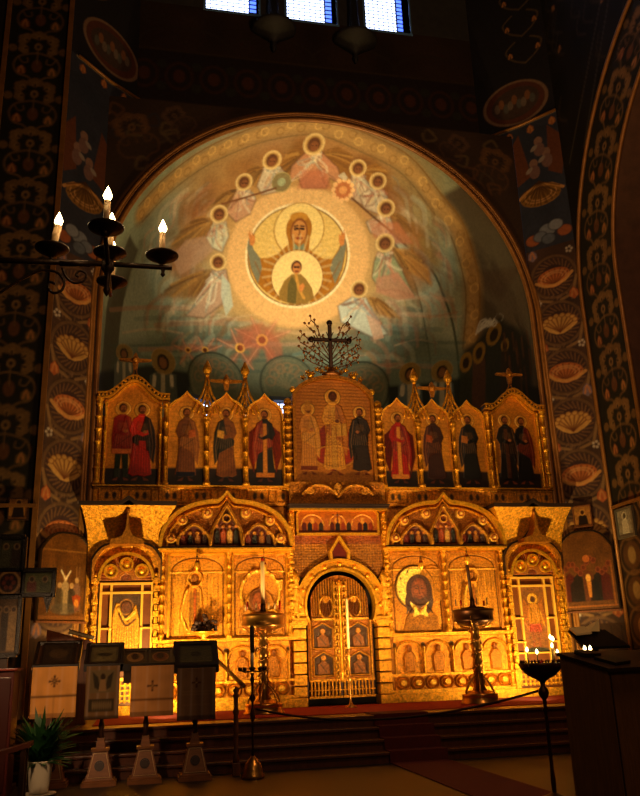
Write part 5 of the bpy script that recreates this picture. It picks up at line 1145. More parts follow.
# ---- lecterns
def embro_cross(cv,x,z,s,c,fancy=False):
    cv.line([(x,z-s),(x,z+s)],s*.32,c,1,h=.3); cv.line([(x-s,z),(x+s,z)],s*.32,c,1,h=.3)
    for a,b_ in ((s,0),(-s,0),(0,s),(0,-s)): cv.ell(x+a,z+b_,s*.24,s*.24,c,1)
    if fancy:
        for a in (-1,1):
            for b_ in (-1,1): cv.line([(x,z),(x+a*s*.6,z+b_*s*.6)],s*.2,c,.9)
    cv.ell(x,z,s*.18,s*.18,'#b08a4a',.8)
def lectern(label,xc,w,y,zf,zb,depth,zc,cloth,kind,group=None,rz=0.,ped=True,clx=0.,clw=None):
    t=thing('lectern',label,'lectern',(xc,y,FL),rz,group); z=lambda v:v-FL
    b=B()   # trapezoid pedestal
    def frus(w0,w1,z0,z1,d0,d1):
        b.add([(-w0,-d0,z0),(w0,-d0,z0),(w0,d0,z0),(-w0,d0,z0),(-w1,-d1,z1),(w1,-d1,z1),(w1,d1,z1),(-w1,d1,z1)],[(0,3,2,1),(4,5,6,7),(0,1,5,4),(1,2,6,5),(2,3,7,6),(3,0,4,7)])
    frus(.21,.21,0,.05,.18,.18); frus(.19,.19,.05,.075,.16,.16); frus(.165,.085,.075,.40,.14,.08); frus(.11,.11,.40,.43,.1,.1); frus(.06,.04,.43,.55,.05,.04)
    b.build('pedestal',mat('pedestal_wood',col='#7a4a26',rough=.45,var=.3,vscale=6,grain=(1,1,4)),t)
    b=B(); b.lathe([(.035,0),(.028,.1),(.04,.14),(.025,.2),(.025,z(zf)-.6)],0,0,.55,12); b.build('column',WOODD,t)
    b=B()   # painted roundel on the sloping front of the base
    tilt=math.atan2(.06,.325); n=16
    for R,y_ in ((.062,-.004),(.045,-.010)):
        vs=[(R*math.cos(2*PI*k/n),0,R*math.sin(2*PI*k/n)) for k in range(n)]; 
        V=[]; 
        for dy in (y_,0.004): V+=[(vx,-.112+dy+vz*math.sin(tilt)*1.0,.235+vz*math.cos(tilt)) for vx,_,vz in vs]
        b.add(V,[tuple(range(n)),tuple(range(2*n-1,n-1,-1))]+[(k,n+k,n+(k+1)%n,(k+1)%n) for k in range(n)])
    b.build('base_emblem',mat('emblem_dark',col='#2a120c',rough=.4,var=.4,vscale=30),t)
    b=B()   # pale inlay border on the base front
    def fr(x,zz,o=0): q=(zz-.075)/.325; return (x,-(.14-.06*q)-.004,zz)
    P=[fr(-.135,.1),fr(.135,.1),fr(.075,.375),fr(-.075,.375)]; b.tube(P,.006,5,closed=True); b.build('base_inlay',mat('pale_inlay',col='#c09a68',rough=.5),t)
    # desk top, sloping up to the back
    z0,z1=z(zf),z(zb); hw=w/2; b=B(); d=depth/2
    def slab(x0,x1,u0,u1,lo,hi):
        vs=[]
        for u,(zz) in ((u0,0),(u1,0)):
            yy=-d+depth*u; zz=z0+(z1-z0)*u
            for x in (x0,x1): vs+=[(x,yy,zz+lo),(x,yy,zz+hi)]
        b.add(vs,[(0,2,3,1),(4,5,7,6),(0,1,5,4),(2,6,7,3),(1,3,7,5),(0,4,6,2)])
    slab(-hw,hw,0,1,-.03,0); b.build('desk_top',WOODD,t)
    b=B(); slab(-hw-.01,hw+.01,-.03,.03,-.05,.04); slab(-hw-.015,-hw+.02,0,1,-.05,.035); slab(hw-.02,hw+.015,0,1,-.05,.035); slab(-hw-.01,hw+.01,.97,1.03,-.05,.035); b.build('desk_rim',mat('blackened_wood',col='#1c120b',rough=.35),t)
    b=B(); b.add([(-hw+.03,-d+.03,z0-.2),(hw-.03,-d+.03,z0-.2),(hw-.03,d-.03,z0-.2),(-hw+.03,d-.03,z0-.2),(-hw+.03,-d+.02,z0-.03),(hw-.03,-d+.02,z0-.03),(hw-.03,d-.02,z1-.03),(-hw+.03,d-.02,z1-.03)],[(0,3,2,1),(0,1,5,4),(1,2,6,5),(2,3,7,6),(3,0,4,7)]); b.build('desk_box',WOODD,t)
    # cloth over the front
    cw=(clw or w)/2; c0=z(zc); cv=Cv(clx-cw,clx+cw,c0,z0+.01,110,cloth,0); cv.noise(.12,.09,int(abs(xc)*100)); H=z0-c0
    for k in range(7): x=clx-cw+cw*2*(k+.5)/7; cv.line([(x,c0),(x+.01,z0)],.02,'#000000' if k%2 else '#ffffff',.06,soft=.02)
    if kind=='cross': embro_cross(cv,clx+0,c0+H*.6,.055,'#4a2416'); cv.line([(clx-cw,c0+H*.33),(clx+cw,c0+H*.33)],.025,'#5d3418',.9); cv.line([(clx-cw,c0+.03),(clx+cw,c0+.03)],.05,'#5a3a22',.6)
    if kind=='fancy': embro_cross(cv,clx,c0+H*.72,.06,'#4a2c1c',True); cv.line([(clx-cw,c0+H*.42),(clx+cw,c0+H*.43)],.025,'#5d3c20',.9); cv.line([(clx-cw,c0+.03),(clx+cw,c0+.03)],.05,'#8a5c34',.7); cv.line([(clx-.0,c0),(clx-.0,c0+H*.4)],.012,'#7a5028',.6)
    if kind=='faint': embro_cross(cv,clx,c0+H*.72,.05,'#3a1e12'); [cv.line([(clx-cw*.7,c0+H*q),(clx+cw*.7,c0+H*q)],.008,'#8a6a4a',.5) for q in (.3,.5,.55)]; cv.line([(clx-cw,c0+.03),(clx+cw,c0+.03)],.05,'#2c1a10',.7)
    if kind=='icons':
        cv.rect(clx-cw+.05,clx+cw-.05,c0+H*.5,c0+H*.93,'#5d4c30',1); cv.rect(clx-cw+.04,clx+cw-.06,c0+H*.14,c0+H*.38,'#33281a',1)
        for j in (-1,1):
            cv.poly([(clx+.02*j,c0+H*.52),(clx+.1*j,c0+H*.6),(clx+.13*j,c0+H*.9),(clx+.06*j,c0+H*.8)],'#2c2418',1)
        cv.ell(clx,c0+H*.8,.03,.04,'#2c1c10',1); cv.poly([(clx-.05,c0+H*.52),(clx-.03,c0+H*.75),(clx+.03,c0+H*.75),(clx+.05,c0+H*.52)],'#7a5c38',1)
        for k in range(9): cv.ell(clx-.11+.027*k,c0+H*.26,.012,.05,'#6a5436',.9)
        cv.line([(clx-cw,c0+.02),(clx+cw,c0+.02)],.04,'#3a2818',.9)
    nx,nz=40,50; xs=np.linspace(clx-cw,clx+cw,nx)[None,:]; zz=np.linspace(c0,z0+.005,nz)[:,None]; C,_=cv.sample(xs+0*zz,zz+0*xs)
    amp=.012*(1-(zz-c0)/(z0-c0)); Y=-d-.022-.004+amp*np.sin(xs*38+2*zz)-.0*xs
    C[...,3]=0; o=grid_mesh('cloth',np.stack([xs+0*zz,Y+0*xs,zz+0*xs],-1),C,CLOTH,t)
    md=o.modifiers.new('thick','SOLIDIFY'); md.thickness=.006
    return t,(z0,z1,d)
CLOTH=mat('altar_cloth',attr=True,rough=.85,bump=.2,bscale=90,spec=.2)
def lying(name,label,cat,t,xc,y,z0,z1,d,u0,u1,x0,x1,draw,fr_m,th=.025,inset=.03):
    "flat framed thing lying on a sloping desk"
    L=math.hypot(2*d,z1-z0); a=math.atan2(z1-z0,2*d); o=thing(name,label,cat,(xc,y-d+2*d*u0,FL+z0+(z1-z0)*u0+.003)); o.rotation_euler=(a-PI/2,0,0)
    # local: x across, z up the slope, -y is out of the desk
    h=(u1-u0)*L; cv=Cv(x0+inset,x1-inset,inset,h-inset,110,'#4a3018',0); draw(cv,x0,x1,h); 
    p=panel('painted_panel',cv,ICONPAINT,o,-th*.7,.01)
    b=B(); b.box(x0,x1,-th,0,0,inset); b.box(x0,x1,-th,0,h-inset,h); b.box(x0,x0+inset,-th,0,inset,h-inset); b.box(x1-inset,x1,-th,0,inset,h-inset); b.box(x0+inset,x1-inset,-th*.5,0,inset,h-inset); b.build('frame',fr_m,o)
    return o
def lecterns():
    dk=mat('dark_frame',col='#1d120a',rough=.3,coat=.3)
    def P(px,py,Y): return at(px,py,Y)
    # A : broad cream lectern
    Y=-4.1; a=P(33,668,Y); b=P(78,668,Y); w=b[0]-a[0]; dp=.42; Yb=Y+dp; top=P(62,644,Yb)[2]
    t,(z0,z1,d)=lectern('broad lectern under a cream cloth with embroidered cross, leftmost, behind the potted plant',(a[0]+b[0])/2,w,Y+dp/2,a[2],top,dp,P(31,719,Y)[2],'#cf9048','fancy')
    b_=B(); hw=w/2; b_.add([(-hw-.02,-d-.02,z0-.02),(-hw-.02,d,z1-.02),(-hw-.02,d,z0-.45),(-hw-.02,-d-.02,P(31,719,Y)[2]-FL+.02),(-hw+.0,-d-.02,z0-.02),(-hw,d,z1-.02),(-hw,d,z0-.45),(-hw,-d-.02,P(31,719,Y)[2]-FL+.02)],[(0,1,2,3),(7,6,5,4),(0,4,5,1),(3,2,6,7)]); b_.build('cloth_side',mat('cloth_side_cream',col='#b57c40',rough=.85),t)
    def dr(cv,x0,x1,h): cv.rect(x0,x1,0,h,'#33261a'); cv.ell((x0+x1)/2,h*.5,.12,.1,'#4d3c26',.8); cv.noise(.3,.05,3)
    lying('lectern_icon','dark icon lying on the broad cream lectern','icon',t,(a[0]+b[0])/2,Y+dp/2,z0,z1,d,.06,.98,-w*.38,w*.40,dr,dk)
    # B
    Y=-4.2; a=P(85,667,Y); b=P(122,667,Y); dp=.36; top=P(104,646,Y+dp)[2]; w=b[0]-a[0]
    t,(z0,z1,d)=lectern('narrow lectern with two embroidered icon scenes on its olive brown cloth',(a[0]+b[0])/2,w,Y+dp/2,a[2],top,dp,P(104,719,Y)[2],'#6a4c2c','icons',clw=w*.9)
    def dr(cv,x0,x1,h): cv.rect(x0,x1,0,h,'#4a4028'); cv.rect(x0+.06,x1-.06,.06,h-.06,'#5d5236'); cv.ell(0,h*.5,.1,.04,'#2c2416',.9); cv.noise(.3,.04,5)
    lying('lectern_icon','small greenish icon lying on the narrow lectern with embroidered scenes','icon',t,(a[0]+b[0])/2,Y+dp/2,z0,z1,d,.06,.96,-w*.44,w*.44,dr,dk)
    # C
    a=P(121,667,Y); b=P(174,667,Y); top=P(147,651,Y+dp)[2]; w=b[0]-a[0]; xc=(a[0]+b[0])/2
    t,(z0,z1,d)=lectern('middle lectern with pale cloth, dark cross and two oval icons on top',xc,w*.99,Y+dp/2,a[2],top,dp,P(150,716,Y)[2],'#b98048','cross',clx=P(152,700,Y)[0]-xc,clw=P(174,700,Y)[0]-P(131,700,Y)[0])
    for j,lab in ((-1,'left'),(1,'right')):
        def dr(cv,x0,x1,h,j=j): cv.rect(x0,x1,0,h,'#3a2a1a'); cv.ell((x0+x1)/2,h*.5,.1,h*.32,'#7a5a38' if j<0 else '#6a3a24',1); cv.ell((x0+x1)/2,h*.55,.05,h*.22,'#2c1a12',1); cv.ell((x0+x1)/2,h*.5,.1,h*.32,'#a07c4c',.8,ring=.01)
        lying('lectern_icon','%s one of two small icons with oval pictures side by side on the middle lectern'%lab,'icon',t,xc,Y+dp/2,z0,z1,d,.06,.96,(-w*.47 if j<0 else .01),(-.01 if j<0 else w*.47),dr,dk)
    # D
    a=P(175,669,Y); b=P(218,669,Y); top=P(196,644,Y+dp)[2]; w=b[0]-a[0]; xc=(a[0]+b[0])/2
    t,(z0,z1,d)=lectern('dim grey brown lectern between the pale cross cloth lectern and the newel post',xc,w,Y+dp/2,a[2],top,dp,P(196,720,Y)[2],'#6a4c34','faint',clw=w*.88)
    def dr(cv,x0,x1,h): cv.rect(x0,x1,0,h,'#2a2418'); cv.rect(x0+.07,x1-.07,.08,h-.08,'#4a4630'); cv.ell(.0,h*.5,.07,.05,'#1e1a10',1); cv.line([(x0+.08,.09),(x1-.08,.09)],.01,'#6a6448')
    lying('lectern_icon','icon in a thick black frame on the rightmost lectern','icon',t,xc,Y+dp/2,z0,z1,d,.03,1.0,-w*.49,w*.49,dr,dk,.035,.045)
# ---- the big candle stands on the solea
def big_stand(px,yy,label,tall,rot=0.,ring=.36,lit_side=False):
    base=at(px,705,yy); x=base[0]; t=thing('candle_stand',label,'candle stand',(x,yy,SOL))
    b=B(); 
    b.lathe([(.33,0),(.34,.03),(.31,.05),(.30,.14),(.31,.16),(.24,.18),(.17,.22)],0,0,0,24); b.build('round_base',BRASS,t)
    b=B()
    for k in range(6):
        a=k*PI/3+.2; c,s=math.cos(a),math.sin(a)
        b.tube([(c*.26,s*.26,.08),(c*.27,s*.27,.2),(c*.2,s*.2,.34),(c*.1,s*.1,.44),(c*.05,s*.05,.55)],.015,6); b.ball((c*.27,s*.27,.13),.035,1,8)
    b.build('scroll_foot',BRASS,t)
    b=B(); pr=[(.12,.14),(.14,.2),(.09,.3),(.12,.36),(.08,.44),(.07,.5)]
    for k in range(5): z=.5+.14*k; pr+=[(.09,z+.03),(.07,z+.08),(.08,z+.12)]
    pr+=[(.09,1.22),(.06,1.27),(.13,1.36),(.16,1.42)]; b.lathe(pr,0,0,0,16)
    for k in range(40): a=k*.55; z=.5+.0175*k; b.ball((.085*math.cos(a),.085*math.sin(a),z),.02,1,6)
    b.build('twisted_column',BRASS,t)
    b=B()
    for k in range(6):
        a=k*PI/3; c,s=math.cos(a),math.sin(a); b.tube([(c*.1,s*.1,1.25),(c*.24,s*.24,1.27),(c*.34,s*.34,1.36),(c*.33,s*.33,1.47)],.013,6)
    b.build('bracket',BRASS,t)
    b=B(); b.lathe([(.1,1.27),(.2,1.30),(ring-.05,1.34),(ring,1.38),(ring-.015,1.40),(ring-.015,1.52),(ring+.01,1.55),(ring-.02,1.57),(ring-.03,1.47),(.1,1.46)],0,0,0,28)
    b.lathe([(.05,1.46),(.2,1.48),(.21,1.6),(.19,1.6),(.06,1.52)],0,0,0,20); b.build('drip_tray',BRASS if lit_side else BRZ,t)  # brighter metal on the lit side: light put into the tray's colour
    b=B(); b.lathe([(.09,1.5),(.1,1.58),(.06,1.62),(.04,1.66),(.045,1.74)],0,0,0,14)
    b.build('candle_socket',BRZ,t)
    return x,yy,SOL
def stands():
    x,y,z=big_stand(481,-1.5,'ornate brass candle stand right of the gate, before the dark-faced icon pair',True)
    candle('tall_candle','tall dark brown candle on the right ornate stand',x,y,z+1.72,.62,.03,mat('dark_wax',col='#4a2a12',rough=.5),lit=False).rotation_euler=(0,-.06,0)
    for k,(a,c) in enumerate(((2.9,0),(3.6,1),(5.4,0),(.4,1),(4.6,0))):
        candle('votive_glass' if c else 'short_candle',('small ruby votive glass on the right ornate stand' if c else 'short unlit candle stub on the right ornate stand'),x+.29*math.cos(a),y+.29*math.sin(a),z+1.63,.09 if c else .12,.018 if c else .012,RUBY if c else mat('dark_wax',col='#4a2a12',rough=.5),lit=False,group='small lights of the right stand')
    x,y,z=big_stand(264,-1.5,'ornate brass candle stand left of the gate, before the veiled icon',True,lit_side=True)
    tc=candle('tall_candle','tall pale candle with red tip on the left ornate stand',x,y,z+1.72,.72,.034,WAX,lit=False)
    b=B(); b.lathe([(.02,0),(.03,.03),(.01,.07)],x,y,z+2.445,8); b.build('red_tip',RUBY,tc).matrix_parent_inverse=Matrix.Translation((-x,-y,-z-1.72))
    for k,(a,c) in enumerate(((2.9,0),(3.5,1),(5.3,0),(5.9,1),(4.2,0),(4.9,0))):
        candle('votive_glass' if c else 'short_candle',('small ruby votive glass on the left ornate stand' if c else 'short pale candle on the left ornate stand'),x+.29*math.cos(a),y+.29*math.sin(a),z+1.63,.14 if c else .1,.018 if c else .013,RUBY if c else WAX,lit=False,group='small lights of the left stand')
    q=at(351,706,-1.0); X=q[0]; t=thing('slim_candle_stand','slim brass stand for one candle directly before the central gate','candle stand',(X,-1.0,SOL+.012)); h=at(351,650,-1.0)[2]-SOL
    b=B(); b.lathe([(.1,0),(.1,.02),(.04,.05),(.02,.09),(.012,.14),(.012,h*.45),(.03,h*.48),(.012,h*.52),(.012,h-.06),(.035,h-.03),(.05,h),(.012,h-.01)],0,0,0,14); b.build('turned_stem',BRASS,t)
    candle('slim_candle','slim pale candle on the stand before the central gate',X,-1.0,SOL+.012+h-.008,at(351,598,-1.0)[2]-SOL-h,.022,WAX,lit=False)
    # low bowl stand with burning tapers, in front
    yb=-7.4; p=at(541,668,yb); X=p[0]; t=thing('bowl_candle_stand','dark bowl-topped floor stand holding burning tapers, left of the wooden cabinet','candle stand',(X,yb,FL+.014)); zb=p[2]-FL-.014
    b=B(); b.lathe([(.03,zb-.13),(.06,zb-.11),(.14,zb-.07),(.20,zb-.01),(.225,zb+.045),(.215,zb+.05),(.19,zb),(.1,zb-.01),(.01,zb-.01)],0,0,0,28)
    for k in range(18): a=k*2*PI/18; b.lathe([(.008,0),(.012,.02),(.009,.035)],.2*math.cos(a),.2*math.sin(a),zb+.045,6)
    b.build('bowl',BRZ,t)
    b=B(); b.lathe([(.02,.06),(.025,.2),(.018,.3),(.018,zb-.42),(.03,zb-.4),(.018,zb-.36),(.02,zb-.3),(.045,zb-.27),(.055,zb-.235),(.045,zb-.2),(.02,zb-.17),(.03,zb-.13)],0,0,0,14); b.build('stem',BRZ,t)
    b=B(); b.lathe([(.17,0),(.175,.02),(.15,.04),(.09,.06),(.03,.09)],0,0,0,20); b.build('foot',BRZ,t)
    ZB=FL+zb
    fl=[(527,648,-.12),(537,650,-.15),(553,637,.05),(560,635,.12),(561,650,.0),(572,643,.1)]
    for i,(px,py,dy) in enumerate(fl):
        q=at(px,py+4,yb+dy); z0=ZB+.03; candle('taper','thin burning taper standing in the dark bowl',min(max(q[0],X-.19),X+.2),yb+dy,z0,max(.03,q[2]-z0),.006,WAX,group='burning tapers in the bowl stand',fh=.05)
    q=at(541,660,yb-.12); candle('votive_glass','red votive glass among the tapers in the dark bowl',q[0],yb-.12,ZB+.02,.07,.02,RUBY,lit=False)
    # second low stand behind the cabinet
    yb=-4.4; q=at(587,664,yb); t=thing('bowl_candle_stand','low stand with two lights, mostly hidden behind the wooden cabinet','candle stand',(q[0],yb,FL)); zb=q[2]-FL
    b=B(); b.lathe([(.03,zb-.12),(.15,zb-.08),(.2,zb),(.19,zb),(.02,zb-.03)],0,0,0,20); b.build('bowl',BRZ,t)
    b=B(); b.lathe([(.2,0),(.05,.06),(.02,.1),(.02,zb-.11)],0,0,0,12); b.build('stem',BRZ,t)
    for px,lab in ((585,'left'),(590.5,'right')):
        c=at(px,651,yb); candle('taper','%s of the two close tapers burning above the cabinet edge'%lab,c[0],yb,FL+zb-.03,c[2]-FL-zb+.03,.008,WAX,fh=.08)
    # slim stick at the left
    ys=-4.25; q=at(253,778,ys); X=q[0]; t=thing('candlestick','slim turned brass floor candlestick with domed foot beside the steps','candlestick',(X,ys,FL))
    zt=lambda py:at(253,py,ys)[2]-FL
    b=B(); b.lathe([(.15,0),(.155,.03),(.13,.06),(.125,.1),(.1,.17),(.05,.22),(.025,.26)],0,0,0,20); b.build('domed_foot',BRASS,t)
    b=B(); pr=[(.02,.25)]
    for py,r in ((745,.014),(722,.014),(718,.035),(713,.035),(708,.016),(702,.016),(698,.045),(694,.016),(684,.016),(680,.03),(676,.016),(673,.03)): pr.append((r,zt(py)))
    b.lathe(pr,0,0,0,14); b.build('stem',BRZ,t)
    b=B(); z=zt(671)
    b.tube([(-.16,0,z+.02),(-.1,0,z-.01),(0,0,z),(.1,0,z-.01),(.16,0,z+.02)],.012,6)
    for dx in (-.16,-.1,.1,.16): b.lathe([(.01,0),(.03,.02),(.028,.05)],dx,0,z,8)
    b.lathe([(.02,0),(.05,.03),(.03,.05)],0,0,z,10); b.build('cross_arm',BRZ,t)
    t2=thing('sheathed_candle','candle with white lower end and dark sleeve on the slim candlestick','candle',(X,ys,FL+z+.05))
    b=B(); b.lathe([(.024,0),(.024,.18)],0,0,0,10); b.build('white_end',mat('white_wax',col='#d8c8b0',rough=.5),t2)
    b=B(); b.lathe([(.027,.18),(.03,.2),(.028,.3),(.03,.5),(.02,.53)],0,0,0,10); b.build('dark_sleeve',mat('dark_sleeve',col='#20120c',rough=.5),t2)
    # newel post with handrail
    yn=-3.95; q=at(236,770,yn); X=q[0]; t=thing('stair_rail','turned wooden newel post with sloping handrail at the steps','stair rail',(X,yn,FL)); h=at(236,690,yn)[2]-FL
    b=B(); b.box(-.05,.05,-.05,.05,0,.16,.01); b.lathe([(.04,.16),(.045,.22),(.025,.27),(.032,.5),(.035,h*.6),(.028,h*.7),(.045,h*.74),(.028,h*.78),(.03,h*.9),(.045,h*.93),(.025,h*.96),(.04,h),(.01,h+.04)],0,0,0,14); b.build('newel_post',WOODM,t)
    a=at(244,686,yn)-np.array([X,yn,FL]); e=at(214,657,-2.3)-np.array([X,yn,FL]); b=B(); b.tube([tuple(a),tuple(a+(e-a)*.1),tuple(e)],.028,8); b.tube([(0,0,h),(a[0],a[1],a[2])],.012,6); b.build('handrail',WOODM,t)
    b=B(); b.tube([tuple(e),(e[0],e[1],SOL-FL)],.02,6); b.build('upper_post',WOODM,t)
    # rope
    A0=at(256,709,-4.25); A1=at(541,690,-7.35); b=B(); pts=[]
    for k in range(25):
        q=k/24; p=A0*(1-q)+A1*q; p[2]-=.20*4*q*(1-q); pts.append(tuple(p))
    b.tube(pts,.013,8); tag(b.build('barrier_rope',mat('rope_dark_red',col='#2c0a08',rough=.8,bump=.4,bscale=120)),'dark barrier rope slung from the slim candlestick to the bowl stand','rope')
# ---- chandelier, upper left
CH_L=[]
def chandelier():
    Y=-9.5; H=at(108,266,Y); t=thing('branched_candle_bracket','black iron candle bracket with five lit candles reaching in from the left','chandelier',tuple(H))
    def L(px,py,dy=0.): return tuple(at(px,py,Y+dy)-H)
    b=B(); p=L(-60,258); b.tube([p,L(108,264)],.024,8); b.tube([L(108,264),L(172,268)],.021,8); b.tube([L(60,263),L(90,264)],.026,8); b.lathe([(.004,-.07),(.02,-.05),(.012,-.03),(.018,0)],*L(163,269),10); b.build('long_arm',IRON,t)
    b=B(); b.tube([(0,-.55,0),(0,.55,0)],.017,8); b.build('cross_arm',IRON,t)
    b=B(); b.lathe([(.004,-.26),(.02,-.235),(.03,-.21),(.022,-.18),(.022,-.08),(.035,-.05),(.05,-.03),(.05,.03),(.03,.05),(.025,.1),(.035,.14)],0,0,0,14); b.build('hub',IRON,t)
    b=B()
    b.tube([L(*q) for q in crv((0,293),(20,280),(40,271),(56,272),(64,281),(62,290),(54,293),(48,288),(50,282),(55,284))],.011,6)
    b.tube([L(*q) for q in crv((62,268),(66,277),(74,283),(84,281),(86,274),(80,271),(76,275),(79,277))],.009,6); b.build('scroll',IRON,t)
    specs=[(52,250,0,34,.028),(162,257,0,30,.024),(106,229,-.5,30,.024),(110,254,0,26,.022),(112,283,.5,24,.022)]
    lab=['left','right','nearest','middle','farthest']
    for k,(px,py,dy,hh,r) in enumerate(specs):
        p=L(px,py,dy)
        pb=B(); pb.lathe([(.01,-.065),(.03,-.055),(.05,-.035),(.1,-.012),(.128,.006),(.132,.016),(.12,.018),(.05,.002),(.01,0)],*p,22)
        pb.tube([(p[0],p[1],p[2]-.05),(p[0],p[1],min(0,p[2]-.06) if k!=3 else p[2]-.07)],.012,6); pb.build('drip_pan',IRON,t)
        cb=B(); h=(.215,.215,.235,.25,.27)[k]; tilt=.035 if k==0 else 0.
        cb.tube([(p[0],p[1],p[2]+.0),(p[0]+tilt,p[1],p[2]+h)],r,10); cb.build('candle',mat('chandelier_wax',col='#f0c890',rough=.5),t)
        fb=B(); fb.lathe([(.006,0),(.026,.016),(.034,.042),(.022,.076),(.002,.12)],p[0]+tilt,p[1],p[2]+h,10); fb.build('bulb',FLAME,t)
        CH_L.append((H[0]+p[0]+tilt,H[1]+p[1],H[2]+p[2]+h+.14))
# ---- mounted icons on the piers and side walls
def pier_icon(name,label,s,corners,draw,top=None,fr=None,w=.035,th=.06,dark=True):
    m=Mch(s); pts=[m(*c) for c in corners]; t0=min(p[0] for p in pts); t1=max(p[0] for p in pts); z0=min(p[1] for p in pts); z1=max(p[1] for p in pts)
    tc=(t0+t1)/2; t=thing(name,label,'icon',(s*(4.14+tc/math.sqrt(2)-.04),AY-tc/math.sqrt(2)-.04,z0),-s*PI/4); hw=(t1-t0)/2; H=z1-z0
    f=(lambda x: H-.25*H*(abs(x)/hw)**3*.9 if top else H)
    cv=Cv(-hw,hw,0,H,90,'#70491c',.15); draw(cv,hw,H)
    panel('painted_panel',cv,ICONPAINT,t,-.03,.03,top=f,relief=.008)
    xs=[-hw+2*hw*i/24 for i in range(25)]; inn=[(-hw,0)]+[(x,f(x)) for x in xs]+[(hw,0)]; outp=[(-hw-w,0)]+[(x*(1+w/hw),f(x)+w) for x in xs]+[(hw+w,0)]
    b=B(); b.ribbon(inn,outp,-.06,.0); b.build('rim',fr or mat('dark_frame',col='#1d120a',rough=.3,coat=.3),t); b=B(); b.box(-hw-w,hw+w,-.06,0,-w,0); b.build('lower_rail',WOODM,t)
def mounted():
    def dL(cv,hw,H):
        cv.noise(.25,.12,201); brocade(cv,-hw,hw,0,H,'#4a2c12',.07,.3,31); cv.line([(-hw+.04,.06),(hw-.04,.06)],.05,'#8a5a2c',.8); cv.line([(-hw+.05,H*.8),(hw-.05,H*.8)],.03,'#9a6c34',.7)
        for k in range(22): x=rng.uniform(-hw+.1,hw-.1); cv.line([(x,.15),(x+rng.uniform(-.05,.05),H*.62)],.03,rng.choice(['#5a3418','#a07a50','#33281c','#7a5a3c']),.35)
        for x,z,c,h in ((0,.62,'#b09a78',.5),(.25,.6,'#8a6a58',.42),(-.25,.6,'#6d5a48',.4),(.14,.5,'#3a3a34',.35),(-.12,.5,'#4a4436',.35)):
            cv.poly([(x-.07,z-h),(x-.08,z),(x,z+.08),(x+.08,z),(x+.09,z-h)],c,.75); cv.ell(x,z+.1,.045,.05,'#b59468',.9)
        for j in (-1,1): cv.line([(.0,.7),(j*.1,.85)],.03,'#d9c8a8',.9)
        cv.poly([(.16,.42),(.26,.46),(.36,.42),(.3,.2),(.24,.14)],'#a04a1c',.9); cv.ell(.26,.3,.05,.08,'#c98a40',.9); cv.ell(0,.2,.3,.1,'#5d5448',.6)
    pier_icon('arched_icon','round-topped brown icon with small crowd, leaning on the left pier beside the screen',-1,[(38,548),(87,548),(60,534),(37,616),(85,622)],dL,top=True)
    def dR(cv,hw,H):
        cv.noise(.2,.12,202); brocade(cv,-hw,hw,0,H,'#4a2c12',.07,.3,32); cv.line([(-hw+.04,.08),(hw-.04,.08)],.03,'#a86c2c',.9); cv.line([(-hw+.06,.08),(-hw+.06,H*.6)],.03,'#a86c2c',.8); cv.line([(hw-.06,.08),(hw-.06,H*.6)],.03,'#a86c2c',.8)
        for x,z,c in ((-.36,.75,'#5a1c10'),(-.2,.72,'#1c1410'),(.0,.78,'#6a3a1c'),(.2,.74,'#14100e'),(.34,.72,'#5a1810'),(-.28,.6,'#2a1a12'),(.1,.6,'#1a1412')):
            cv.poly([(x-.1,.18),(x-.09,z-.08),(x,z),(x+.09,z-.08),(x+.1,.18)],c,.9)
        for k in range(13): x=-.42+.07*k; z=.82+.1*math.sin(k*1.1)+(.08 if 4<k<9 else 0); cv.ell(x,z,.045,.05,'#8a4a2c',.9,ring=.02); cv.ell(x,z,.03,.035,'#6a3018',1)
        cv.ell(.0,.62,.05,.08,'#d9a858',1); cv.poly([(-.04,.55),(.05,.55),(.03,.25),(-.02,.25)],'#c98a3c',1); cv.ell(0,1.0,.07,.07,'#b06a30',1)
    pier_icon('arched_icon','round-topped icon of red and black robed figures on the right pier beside the screen',1,[(562,545),(612,543),(585,532),(567,612),(620,607)],dR,top=True)
    def dS(cv,hw,H): cv.rect(-hw,hw,0,H,'#a8783c'); cv.noise(.2,.05,203); cv.poly([(-.1,.03),(-.08,.2),(.0,.26),(.08,.2),(.1,.03)],'#2a1810',1); cv.ell(0,.28,.05,.055,'#c99a50',1,ring=.015); cv.ell(0,.28,.035,.04,'#4a2814',1)
    pier_icon('small_icon','small square gold-ground icon above the right arched icon',1,[(575,508),(591,508),(577,527),(591,526)],dS,w=.02,fr=WOODM)
    # left band: small icon on the front-facing wall
    a=at(10,499,SY-.03); c=at(27,519,SY-.03); t=thing('small_icon','small icon of a dark figure hung on the ornamental band at the far left','icon',((a[0]+c[0])/2,SY-.01,c[2])); hw=abs(c[0]-a[0])/2; H=a[2]-c[2]
    cv=Cv(-hw,hw,0,H,110,'#b07c44',0); dS(cv,hw,H); panel('painted_panel',cv,ICONPAINT,t,-.03,.03); b=B(); b.ribbon([(-hw,0),(-hw,H),(hw,H),(hw,0)],[(-hw-.02,0),(-hw-.02,H+.02),(hw+.02,H+.02),(hw+.02,0)],-.045,0); b.box(-hw-.02,hw+.02,-.045,0,-.02,0); b.build('frame',WOODD,t)
    # right side wall : silver icon
    t=thing('silver_icon','silver-grey icon in pale frame on the right side wall above the ledge','icon',(SX-.01,-1.24,3.60),-PI/2); hw,H=.25,.48
    cv=Cv(-hw,hw,0,H,110,'#9a9484',.3); cv.noise(.2,.05,204); cv.poly([(-.12,.03),(-.1,.28),(0,.34),(.1,.28),(.12,.03)],'#c0bba8',1,h=1); cv.ell(0,.37,.07,.07,'#d0cbb4',1,ring=.02,h=1); cv.ell(0,.37,.04,.05,'#6a6254',1); panel('painted_panel',cv,ICONPAINT,t,-.03,.03,relief=.01)
